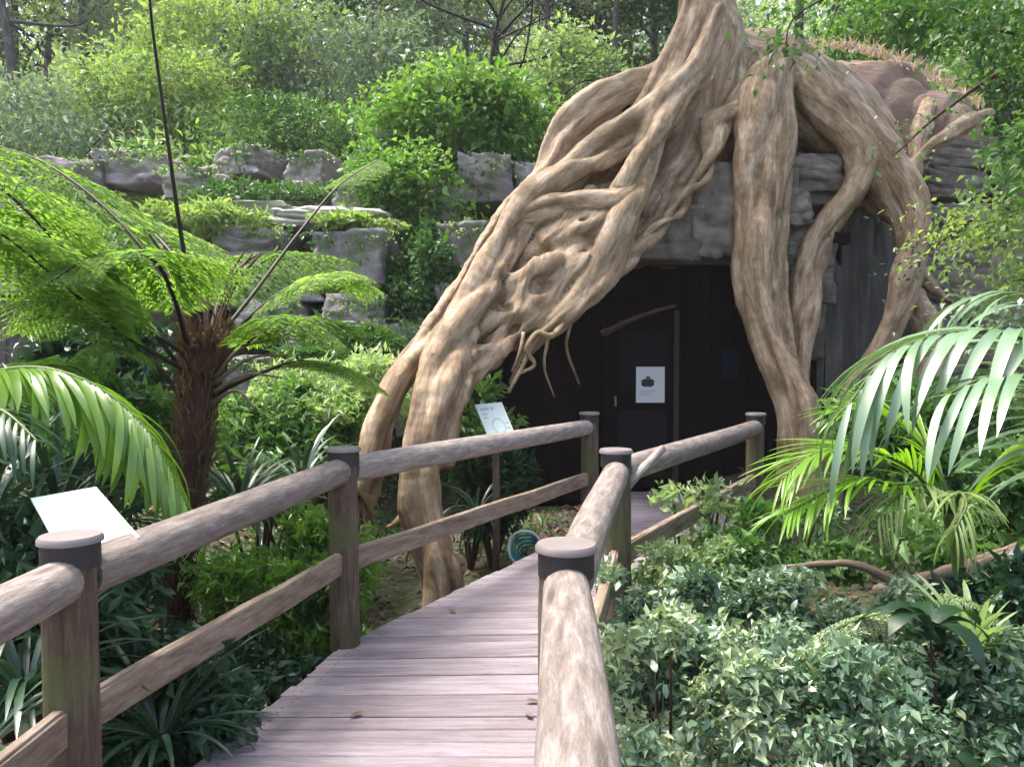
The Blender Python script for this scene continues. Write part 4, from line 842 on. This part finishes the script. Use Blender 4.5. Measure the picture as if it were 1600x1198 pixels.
SH = [ # name, label, category, px, py, Y, radii, n, leaf l, w, mat
 ('fern_bush', 'feathery bright green bush beneath the lower left rail', 'bush', 430, 895, 4.75, (.46, .35, .4), 6500, .06, .02, L_glow),
 ('fern_bush', 'feathery green bush close behind the second left post', 'bush', 490, 955, 4.8, (.25, .22, .32), 3000, .05, .018, L_bright),
 ('dark_bush', 'dark blue green bush low beside the left deck edge', 'bush', 400, 1060, 4.2, (.45, .3, .3), 3400, .06, .03, L_dark),
 ('dark_bush', 'dark leafy bush left of the tree fern trunk between the two left rails', 'bush', 130, 985, 3.9, (.34, .3, .4), 3600, .07, .035, L_dark),
 ('dark_bush', 'dark leafy bush in the lower left corner behind the lower rail', 'bush', 230, 1120, 3.3, (.4, .3, .3), 3600, .06, .03, L_dark),
 ('dark_bush', 'dark leafy bush behind the nearest left post', 'bush', 60, 940, 3.5, (.45, .35, .45), 3600, .08, .035, L_dark),
 ('pale_bush', 'pale fine leaved bush right of the tree fern crown', 'bush', 450, 640, 7.2, (.75, .5, .45), 6500, .07, .022, L_pale),
 ('pale_bush', 'pale fine leaved bush against the rocks left of the leaning root', 'bush', 560, 610, 8.2, (.6, .5, .4), 4800, .08, .025, L_pale),
 ('leafy_bush', 'mid green bush below the pale bush left of the second post', 'bush', 400, 720, 6.6, (.6, .5, .5), 5200, .09, .03, L_mid),
 ('leafy_bush', 'mid green bush behind the second left post and the fig foot', 'bush', 500, 700, 7.2, (.5, .5, .5), 4200, .09, .03, L_bright),
 ('leafy_bush', 'green bush between the fig foot and the far panel', 'bush', 735, 660, 7.6, (.35, .35, .35), 2600, .08, .035, L_mid),
 ('leafy_bush', 'dark green bush hanging behind the rails right of the fig foot', 'bush', 770, 760, 7.5, (.4, .3, .4), 2800, .08, .03, L_dark),
 ('leafy_bush', 'dark bush under the tree fern fronds by the paling fence', 'bush', 180, 600, 6.8, (.9, .6, .55), 5200, .1, .04, L_dark),
 ('leafy_bush', 'mid green bush low behind the long palm frond', 'bush', 120, 700, 5.2, (.8, .5, .5), 5200, .09, .035, L_mid),
 ('ivy_bush', 'big bright green leafy mass tumbling over the rocks beside the arching root', 'bush', 725, 205, 13.6, (1.55, .9, .75), 11000, .15, .09, L_bright),
 ('ivy_bush', 'bright green climber spilling down the middle of the rock face', 'climber', 640, 310, 12.4, (.95, .5, .8), 7000, .12, .07, L_bright),
 ('ivy_bush', 'dark green climber hanging down the rock face beside the root', 'climber', 655, 455, 11.2, (.45, .4, .95), 5200, .09, .05, L_mid),
 ('ivy_bush', 'yellow green ground plant on the ledge left of centre', 'bush', 560, 350, 11.4, (.8, .4, .07), 1800, .09, .04, L_yell),
 ('fern_mass', 'green bushy mass above the boulders left of centre', 'bush', 470, 205, 15, (1.5, .8, .6), 7000, .13, .05, L_mid),
 ('fern_mass', 'yellow green bush on the slope at upper left', 'bush', 240, 150, 17, (1.7, 1, 1.1), 6500, .16, .07, L_yell),
 ('fern_mass', 'pale yellow bush beside the thin fern stem at upper left', 'bush', 330, 80, 19, (2.2, 1.2, 1.5), 7500, .18, .08, L_yell),
 ('fern_mass', 'grey green bush above the boulders near the top centre', 'bush', 520, 110, 19, (2.0, 1.2, 1.5), 7500, .18, .08, L_blue),
 ('fern_mass', 'grey green shrub on the slope at the left edge', 'bush', 60, 200, 16, (1.7, 1, .9), 5000, .16, .06, L_blue),
 ('fern_mass', 'pale green bush left of the arching root', 'bush', 900, 120, 16, (1.0, .8, 1.0), 5000, .15, .07, L_pale),
 ('fern_mass', 'light yellow plant growing on the pale rock ledge', 'bush', 330, 345, 11.6, (.9, .5, .22), 3600, .1, .03, L_yell),
 ('fern_mass', 'low green ferns between the two rock steps', 'fern', 400, 305, 12.6, (.9, .5, .2), 2600, .12, .05, L_mid),
 ('fern_mass', 'low green ferns at the foot of the rock face', 'fern', 560, 560, 9.6, (.8, .4, .35), 4200, .12, .04, L_mid),
 ('fern_mass', 'bright bush behind the reddish mound at the top', 'bush', 1400, 30, 15, (1.4, 1, .7), 6000, .14, .07, L_bright),
 ('fern_mass', 'dark green bush behind the mound at upper right', 'bush', 1620, 120, 12.8, (1.0, 1, 1.1), 6500, .14, .06, L_mid),
 ('variegated_shrub', 'grey green shrub with cream edged leaves at the bottom centre', 'shrub', 1050, 1110, 2.95, (.42, .35, .36), 5200, .04, .02, L_vari),
 ('variegated_shrub', 'dense variegated shrub below the lime palm in the middle of the bank', 'shrub', 1150, 990, 3.7, (.5, .4, .34), 6500, .042, .02, L_vari),
 ('variegated_shrub', 'variegated shrub right against the second right post', 'shrub', 1010, 985, 3.7, (.3, .3, .3), 3600, .04, .02, L_vari),
 ('variegated_shrub', 'variegated shrub in the lower right corner under the big leaf', 'shrub', 1500, 1130, 2.9, (.5, .4, .34), 5200, .04, .02, L_vari),
 ('variegated_shrub', 'dark gapped shrub at the bottom right of centre', 'shrub', 1270, 1130, 2.9, (.42, .35, .32), 3800, .042, .02, L_vari),
 ('variegated_shrub', 'low variegated shrub in front of the brown leaf litter', 'shrub', 1330, 1000, 3.7, (.45, .35, .28), 4600, .04, .02, L_blue),
 ('variegated_shrub', 'pale leaved low shrub along the right lower rail', 'shrub', 1080, 900, 4.6, (.45, .35, .25), 3600, .045, .02, L_pale),
 ('variegated_shrub', 'low shrub at the right photo edge above the big leaf', 'shrub', 1560, 980, 3.5, (.4, .35, .3), 2200, .06, .03, L_dark),
 ('silver_shrub', 'small silvery shrub in front of the dark doorway behind the right rail', 'shrub', 1085, 800, 5.8, (.35, .25, .28), 420, .07, .03, L_pale),
 ('leafy_bush', 'low green bush under the lime palm leaflets', 'bush', 1210, 850, 5.2, (.5, .4, .25), 2600, .06, .03, L_mid),
 ('leafy_bush', 'dark bush at right edge below the glossy palm', 'bush', 1570, 830, 4.6, (.6, .5, .45), 3800, .08, .035, L_mid),
 ('leafy_bush', 'dark bush filling behind the glossy palm leaflets', 'bush', 1500, 700, 6.0, (.9, .6, .6), 5200, .1, .04, L_mid),
]
for s_ in SH: shrub(*s_[:8], s_[8] * (.72 if s_[5] > 12 else 1), s_[9] * (.72 if s_[5] > 12 else 1), s_[10], clumps=(40 if s_[5] > 12 else 26) if (s_[7] > 3000 and s_[0] != 'variegated_shrub') else 20, cs=.5 if s_[5] > 12 else (.24 if s_[0] == 'variegated_shrub' else .36))

# leaves that read singly on the nearest shrubs
def leaf_mesh(m_, w=.5):
    q = np.array([0, .2, .45, .7, .9, 1]); ww = w * np.array([.06, .75, 1, .75, .35, .02]) * .5; V_ = []
    for i in range(6): z = -.25 * q[i] ** 2; V_ += [(q[i], ww[i], z + .12 * ww[i]), (q[i], 0, z), (q[i], -ww[i], z + .12 * ww[i])]
    F_ = []
    for i in range(5): a_ = 3 * i; F_ += [(a_, a_ + 1, a_ + 4, a_ + 3), (a_ + 1, a_ + 2, a_ + 5, a_ + 4)]
    V_ = np.array(V_); me = new_mesh('leaf', V_, np.array(F_), np.full(len(V_), .5), V_); me.materials.append(m_); return me
LV = [leaf_mesh(L_vari_) for L_vari_ in [leafmat('single_leaf_' + nm, st, .28, .2, .8, 1.0) for nm, st in
      (('green', [(0, (.012, .035, .018)), (.6, (.05, .11, .06)), (1, (.14, .22, .12))]), ('cream', [(0, (.09, .15, .08)), (.6, (.25, .32, .18)), (1, (.5, .5, .34))]))]]
near = [o for o in COL.objects if o.name.startswith('variegated_shrub') and o.parent is None]
for t in near:
    s_ = next(q for q in SH if q[1] == t['label']); c = P(s_[3], s_[4], s_[5]); rad = np.array(s_[6])
    for i in range(110):
        v = unit(1)[0]; v[1] = -abs(v[1]) * .8; v[2] = abs(v[2]) * .9 - .15; p = c + v * rad * random.uniform(.85, 1.12); d = v + .7 * unit(1)[0]; d[2] -= .1; d /= np.linalg.norm(d)
        o = link('leaf', LV[0 if random.random() < .7 else 1], None, t); z = np.array([0, 0, 1.0]) + .5 * unit(1)[0]; y = np.cross(z, d); y /= np.linalg.norm(y); z2 = np.cross(d, y)
        o.matrix_basis = Matrix(((d[0], y[0], z2[0], p[0]), (d[1], y[1], z2[1], p[1]), (d[2], y[2], z2[2], p[2]), (0, 0, 0, 1))) @ Matrix.Scale(random.uniform(.03, .06), 4)
# big ribbed leaves in the lower right corner
B_big = bank(L_dark, [1.7, 2.1], .3, .35); B_big2 = bank(L_pale, [.5, 1.0], .09, .3)
t = clump('plant with big dark puckered hanging leaves at lower right', 1455, 975, 2.9, 7, .3, B_big, 'big leaved plant', 'big_leaf_plant')
t = clump('grey green fan shaped plant above the big dark leaves', 1520, 1010, 3.2, 44, .32, B_big2, 'plant', 'fan_plant')
t = clump('broad leaved plant cut by the bottom right corner', 1600, 1220, 2.6, 9, .3, B_big, 'big leaved plant', 'big_leaf_plant')
for i in range(26):
    a_, b_, Y_ = rng.uniform(980, 1580), rng.uniform(960, 1180), 0
    Y_ = 2.7 + (1190 - b_) / 230; p = P(a_, b_, Y_); z0 = float(gz(p[0], p[1])); d_ = np.array([rng.uniform(-.12, .12), rng.uniform(-.1, .1), 0])
    t = min(near, key=lambda q: (q.location.x - p[0]) ** 2 + (q.location.y - p[1]) ** 2); mb = MB(); mb.tube(spline([(p[0], p[1], z0), (p + d_ + [0, 0, z0]) / [1, 1, 2], p + 2 * d_ + [0, 0, .06]], 5), np.linspace(.006, .002, 11), 5, .5, .05); mb.obj('twig', M_twig, t, True, True)
tt = thing('arching_fern', 'pale arching fern frond over the shrubs right of centre', 'fern', (*P(1440, 1000, 3.2)[:2], -.2))
pinnate('frond', [(1470, 1010, 3.3), (1420, 960, 3.2), (1350, 965, 3.1), (1280, 1000, 3.0), (1240, 1060, 2.95)], .09, 30, tt, L_pale, M_gstalk, 8, .006, True, .3, .1)
pinnate('frond', [(1470, 1010, 3.3), (1480, 940, 3.3), (1520, 940, 3.3), (1580, 985, 3.2)], .09, 26, tt, L_pale, M_gstalk, 8, .006, True, .3, .1)

# log and litter on the right bank
c = [P(1640, 850, 4.3), P(1540, 880, 4.2), P(1450, 905, 4.1), P(1370, 925, 4.0)]; mb = MB(); mb.tube(spline(c, 6), np.linspace(.06, .035, 19), 12, .5, .05); o = mb.obj('fallen_log', M_twig, None, True, True); tag(o, 'greyish fallen log lying on the leaf litter at right', 'log')
c = spline([P(1400, 910, 3.9), P(1330, 880, 4.0), P(1230, 885, 4.1)], 6); mb = MB(); mb.tube(c, np.linspace(.03, .012, 13), 7, .5, .08); o = mb.obj('fallen_branch', M_twig, None, True, True); tag(o, 'thin bare branch on the litter under the lime palm', 'branch')
mb = MB(); n = 9000; x = rng.uniform(-4, 7, n); y = rng.uniform(2.2, 9.3, n)
ok = ~((x > np.interp(y, [p[1] for p in LP_], [p[0] for p in LP_]) - .1) & (x < np.interp(y, [p[1] for p in RP_], [p[0] for p in RP_]) + .1)); x = x[ok]; y = y[ok]; n = len(x)
mb.leaves(np.stack([x, y, gz(x, y) + .015 + .02 * rng.random(n)], -1), unit(n) * np.array([1, 1, .2]), unit(n) * .3 + np.array([0, 0, 1]), .09 * (.5 + rng.random(n)), .035, rng.random(n)); o = mb.obj('leaf_litter', L_litter, None, False); o['kind'] = 'stuff'
mb = MB(); n = 16000; x = rng.uniform(-5, 6.5, n); y = rng.uniform(2.6, 10.2, n)
ok = ~((x > np.interp(y, [p[1] for p in LP_], [p[0] for p in LP_]) - .12) & (x < np.interp(y, [p[1] for p in RP_], [p[0] for p in RP_]) + .12)) & ((np.sin(x * 2.1) + np.sin(y * 1.7 + x) + rng.standard_normal(n) * .5) > -.3) & ~((x > -.8) & (x < 4) & (y > 8.3)) & ~((x > 1) & (y < 6.2) & (rng.random(n) < .85))
x = x[ok]; y = y[ok]; n = len(x)
d = unit(n); d[:, 2] = np.abs(d[:, 2]) + .5; mb.leaves(np.stack([x, y, gz(x, y) + .1 * rng.random(n)], -1), d, unit(n) + np.array([0, 0, .6]), .12 * (.5 + rng.random(n)), .04, rng.random(n)); o = mb.obj('ground_cover', L_mid, None, False); o['kind'] = 'stuff'
# a few fallen leaves on the deck
for i, (a, b, Y) in enumerate([(822, 1105, 3.62), (830, 1130, 3.45), (566, 1130, 3.5), (700, 960, 4.93)]):
    o = link('fallen_leaf', LV[1].copy(), None); o.data.materials.clear(); o.data.materials.append(L_litter); p = P(a, b, Y); o.location = (p[0], p[1], .016); o.rotation_euler = (.05, -.1, i * 1.9); o.scale = (.06,) * 3
    tag(o, ['small dry leaf on the deck nearest the right rail post', 'curled dry leaf on the deck below another by the right rail', 'pale dry leaf alone in the middle of the deck', 'dry leaf on the deck before the far bend'][i], 'leaf')

# hanging dead skirt beside the second post
mb = MB(); n = 420; b0 = P(515, 755, 5.6); a = rng.random(n) * 6.28; pos = b0 + np.stack([.14 * np.cos(a) * rng.random(n), .1 * np.sin(a), .05 * rng.random(n)], -1)
d = np.stack([.4 * np.cos(a), .4 * np.sin(a), -np.ones(n)], -1) + .15 * rng.standard_normal((n, 3)); mb.leaves(pos, d, unit(n), .42 * (.6 + .5 * rng.random(n)), .016, rng.random(n))
o = mb.obj('dead_leaf_skirt', L_dead, None, False); tag(o, 'hanging skirt of dead brown leaves left of the second post', 'dead leaves')

# ------------------------------------------------------------------ hillside undergrowth and trees
def scatter(name, m_, n_cl, per, Lf, Wf, xr, yr, seed, hgt=(.2, .9), spread=.5, dens=None):
    r = np.random.default_rng(seed); x = r.uniform(*xr, n_cl); y = r.uniform(*yr, n_cl)
    k = np.repeat(np.arange(n_cl), per); n = len(k); h = r.uniform(*hgt, n_cl); ct = r.random(n_cl)
    sc = 1 + .03 * np.clip(y[k] - 12, 0, 40); v = r.standard_normal((n, 3)); v /= np.linalg.norm(v, axis=1)[:, None]; v *= r.random((n, 1)) ** .4
    px_ = x[k] + v[:, 0] * spread * sc; py_ = y[k] + v[:, 1] * spread * sc; pz = gz(px_, py_) + h[k] + v[:, 2] * h[k]
    d = v + .8 * r.standard_normal((n, 3)); nr = r.standard_normal((n, 3)) * .7; nr[:, 2] += .9; s = (.6 + .8 * r.random(n)) * sc
    mb = MB(); mb.leaves(np.stack([px_, py_, pz], -1), d, nr, Lf * s, Wf * s, np.clip(ct[k] * .65 + r.random(n) * .4, 0, 1)); o = mb.obj(name, m_, None, False); o['kind'] = 'stuff'
scatter('undergrowth', L_pale, 330, 110, .15, .07, (-16, 14), (13.2, 34), 1, (.2, .9), .6)
scatter('undergrowth', L_bright, 260, 110, .16, .07, (-14, 12), (12.4, 30), 2, (.15, .8), .5)
scatter('undergrowth', L_yell, 150, 110, .16, .06, (-16, 10), (12, 30), 3, (.15, .9), .5)
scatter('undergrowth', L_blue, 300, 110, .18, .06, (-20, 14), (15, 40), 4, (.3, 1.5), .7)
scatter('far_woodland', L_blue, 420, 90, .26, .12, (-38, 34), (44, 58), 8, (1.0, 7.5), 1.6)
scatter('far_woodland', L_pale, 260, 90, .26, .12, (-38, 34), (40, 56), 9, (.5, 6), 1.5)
scatter('rock_plants', L_bright, 80, 60, .09, .045, (-5.5, 1), (10.4, 13), 5, (.05, .25), .3)
scatter('rock_plants', L_yell, 40, 60, .08, .03, (-6.5, -1), (10.0, 13), 6, (.05, .2), .3)

def tree_proto(name, seed, h, rad, n_, Lf, Wf, m_, spread=1.0, bare=False):
    r = np.random.default_rng(seed); root = thing(name, 'x', 'tree', (0, 0, 0)); mb = MB()
    top_ = np.array([r.uniform(-.5, .5), r.uniform(-.4, .4), h]); c = spline([np.zeros(3), top_ * .4 + np.array([r.uniform(-.25, .25), 0, 0]), top_ * .75 + np.array([r.uniform(-.3, .3), 0, 0]), top_], 6)
    mb.tube(c, np.linspace(.13, .04, len(c)) * (h / 8), 8, .5, .03, False); mb.obj('trunk', M_dkbark if bare else M_bgtrunk, root, True, True)
    lb = MB(); ends = []
    for i in range(9 if not bare else 16):
        k = r.integers(int(len(c) * (.12 if bare else .35)), len(c)); a = r.random() * 6.28; L = rad[0] * r.uniform(.6, 1.1); d = np.array([math.cos(a), math.sin(a), r.uniform(.3, 1.0)]); e = c[k] + d * L
        m1 = (c[k] + e) / 2 + r.standard_normal(3) * .15 * L; s_ = spline([c[k], m1, e], 5); lb.tube(s_, np.linspace(.05, .012, len(s_)) * (h / 8), 5, .5, .03, False); ends.append(e)
        for j in range(3 if not bare else 6):
            kk = r.integers(3, len(s_)); e2 = s_[kk] + (r.standard_normal(3) * .5 + d * .4) * L * .5; lb.tube(spline([s_[kk], (s_[kk] + e2) / 2 + r.standard_normal(3) * .06 * L, e2], 3), np.linspace(.018, .005, 7) * (h / 8), 4, .5, 0, False); ends.append(e2)
            if bare:
                for q in range(4):
                    e3 = e2 + r.standard_normal(3) * L * .22; lb.tube(np.array([e2 * .6 + s_[kk] * .4, e3]), np.array([.008, .003]) * (h / 8), 3, .5, 0, False)
    lb.obj('limb', M_dkbark if bare else M_bgtrunk, root, True, True)
    if n_:
        E = np.array(ends); k = r.integers(0, len(E), n_); v = r.standard_normal((n_, 3)); v /= np.linalg.norm(v, axis=1)[:, None]; ct = r.random(len(E))
        p = E[k] + v * (r.random((n_, 1)) ** .5) * rad[0] * .33 * spread; d = v + .8 * r.standard_normal((n_, 3)); d[:, 2] -= .3; nr = r.standard_normal((n_, 3)) * .7; nr[:, 2] += .6; s = .6 + .8 * r.random(n_)
        cm = MB(); cm.leaves(p, d, nr, Lf * s, Wf * s, np.clip(ct[k] * .6 + .4 * r.random(n_), 0, 1)); cm.obj('crown', m_, root, False)
    return root
protos = [tree_proto('slender_tree', 11, 8, (2.3,), 5200, .2, .08, L_blue), tree_proto('slender_tree', 12, 7, (2.2,), 5200, .2, .09, L_mid), tree_proto('slender_tree', 13, 9, (2.4,), 4800, .2, .08, L_pale),
          tree_proto('slender_tree', 14, 7.5, (2.0,), 5200, .2, .08, L_yell), tree_proto('bare_tree', 15, 5, (2.4,), 0, .2, .08, None, 1, True), tree_proto('slender_tree', 16, 9, (2.8,), 7000, .2, .1, L_dark)]
TR = [ # proto, px, Y, scale, label
 (4, 768, 14.6, .95, 'bare crooked tree with dark branches above the green bank at top centre'), (0, 30, 22, 1.1, 'grey green slender tree at the top left corner'), (2, 130, 25, 1.1, 'pale slender tree second from the top left corner'),
 (3, 290, 24, 1.0, 'yellow green tree behind the thin fern stem'), (2, 400, 27, 1.1, 'pale tree behind the yellow bush at upper left'), (1, 500, 22, .9, 'mid green tree left of the bluish one near top'),
 (0, 575, 26, 1.1, 'blue grey tree left of the bare tree'), (2, 665, 28, 1.2, 'pale thin tree right behind the bare tree limbs'), (0, 860, 24, 1.1, 'grey green tree right of the bare tree'),
 (1, 940, 20, 1.0, 'mid green tree above the arching root'), (5, 1010, 24, 1.0, 'dark tree against the left side of the fig trunk'), (1, 1330, 18, 1.0, 'mid green tree behind the reddish mound'),
 (5, 1440, 22, 1.0, 'dark dense tree behind the mound right of the fig'), (1, 1560, 16, 1.0, 'green tree at the top right corner'), (2, 1240, 24, 1.1, 'pale tree just right of the fig trunk'),
 (0, 210, 34, 1.4, 'far grey tree beyond the upper left bushes'), (2, 340, 38, 1.5, 'far pale tree high on the slope at left'), (0, 480, 36, 1.4, 'far blue grey tree high on the slope'),
 (2, 620, 38, 1.5, 'far pale tree at the top behind the blue grey one'), (0, 770, 36, 1.4, 'far tree seen through the bare branches'), (2, 900, 36, 1.4, 'far pale tree above the green bank'),
 (0, 80, 38, 1.5, 'far grey tree behind the top left corner trees'), (5, -60, 26, 1.2, 'dark tree cut by the left edge at the top'), (0, 1120, 34, 1.4, 'far grey tree behind the fig trunk'), (1, 1680, 20, 1.2, 'tree beyond the right edge of the frame'),
 (2, -120, 36, 1.5, 'far pale tree beyond the left edge')]
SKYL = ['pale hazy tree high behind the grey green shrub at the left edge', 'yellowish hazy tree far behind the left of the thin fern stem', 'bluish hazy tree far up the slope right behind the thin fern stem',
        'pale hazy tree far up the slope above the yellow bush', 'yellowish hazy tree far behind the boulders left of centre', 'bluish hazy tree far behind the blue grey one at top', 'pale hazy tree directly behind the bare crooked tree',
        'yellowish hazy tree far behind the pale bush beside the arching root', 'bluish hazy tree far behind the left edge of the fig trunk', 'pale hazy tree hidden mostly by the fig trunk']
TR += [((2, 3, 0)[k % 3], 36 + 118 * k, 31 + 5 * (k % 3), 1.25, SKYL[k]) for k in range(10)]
seen = set()
for i, px_, Y, sc, lab in TR:
    o = protos[i] if i not in seen else copy_tree(protos[i]); seen.add(i)
    x = P(px_, 500, Y)[0]; o.location = (x, Y, float(gz(x, Y)) - .1); o.scale = (sc,) * 3; o.rotation_euler = (0, 0, (px_ * 1.7) % 6.28); o['label'] = lab
# ------------------------------------------------------------------ overhanging tree at the right, leaves close to the lens
ov = thing('overhanging_tree', 'leafy tree at the right edge whose branches hang into the picture', 'tree', (4.2, 4.2, -.2))
b0 = np.array([4.2, 4.2, -.3]); mb = MB(); c = spline([b0, b0 + [.1, 0, 2.0], b0 + [0, .2, 4.2]], 6); mb.tube(c, np.linspace(.16, .1, len(c)), 12, .5, .03); mb.obj('trunk', M_trunk, ov, True, True)
BR = [([(1900, 100, 4.5), (1600, 290, 4.6), (1480, 370, 4.7), (1300, 550, 4.9)][:3] + [(1420, 420, 4.8)], .02, L_dark, 60, .07), ([(1900, 60, 4.6), (1620, 90, 4.9), (1480, 170, 5.2), (1400, 240, 5.4)], .02, L_mid, 40, .09),
      ([(1900, 250, 4.3), (1640, 320, 4.3), (1560, 345, 4.3), (1480, 368, 4.3)], .012, L_yell, 330, .08), ([(1900, 0, 4.2), (1640, 40, 4.2), (1570, 50, 4.2), (1480, 10, 4.3)], .015, L_mid, 420, .09),
      ([(1900, 150, 4.0), (1680, 180, 4.0), (1640, 230, 4.0), (1600, 290, 4.0)], .014, L_mid, 480, .09), ([(1900, 300, 4.2), (1700, 400, 4.2), (1640, 430, 4.2), (1575, 440, 4.2)], .012, L_yell, 300, .08),
      ([(1900, -80, 4.2), (1600, -60, 4.2), (1400, -40, 4.3), (1250, 20, 4.4), (1225, 90, 4.4)], .014, L_mid, 150, .08), ([(1900, -60, 4.2), (1500, -80, 4.2), (1350, -60, 4.2), (1290, 60, 4.3)], .012, L_mid, 150, .08),
      ([(1900, 420, 4.0), (1720, 500, 4.0), (1620, 500, 3.9), (1540, 520, 3.9)], .012, L_blue, 260, .07)]
for rows, r0, m_, n_, Lf in BR:
    c = spline([P(*q) for q in rows], 10); c = np.vstack([[4.2, 4.3, c[0][2] * .5 + 1.8], c]); mb = MB(); mb.tube(c, np.linspace(r0, r0 * .25, len(c)), 6, .5, .03); br = mb.obj('branch', M_trunk, ov, True, True)
    n_ = int(n_ * 2.1); kk = rng.integers(int(len(c) * .45), len(c), n_); tw = rng.standard_normal((n_, 3)) * np.array([.13, .17, .1]); ct = np.sin(tw[:, 0] * 14 + kk) * .3 + .5
    pos = c[kk] + tw; d = unit(n_) * .7; d[:, 2] -= .3; d[:, 0] -= .3; nr = unit(n_) * .6; nr[:, 2] += .8; m2 = MB(); s = .6 + .7 * rng.random(n_)
    m2.leaves(pos, d, nr, Lf * .6 * s, Lf * .3 * s, np.clip(ct + .25 * rng.standard_normal(n_), 0, 1)); m2.obj('leaves', m_, br, False)
print('objects', len(bpy.data.objects))


# ------------------------------------------------------------------ haze volume added to pale the far trees, standing in for overexposure
bxm = MB(); bxm.box((-310, -130, -4), (310, 310, 42)); m_ = bpy.data.materials.new('added_haze'); m_.use_nodes = True; nt = m_.node_tree; nt.nodes.clear()
pv = nt.nodes.new('ShaderNodeVolumePrincipled'); pv.inputs['Color'].default_value = (.95, .96, 1, 1); pv.inputs['Density'].default_value = .0008; pv.inputs['Anisotropy'].default_value = .2
oo = nt.nodes.new('ShaderNodeOutputMaterial'); nt.links.new(pv.outputs[0], oo.inputs['Volume'])
hz = bxm.obj('haze', m_, None, False); hz['kind'] = 'stuff'
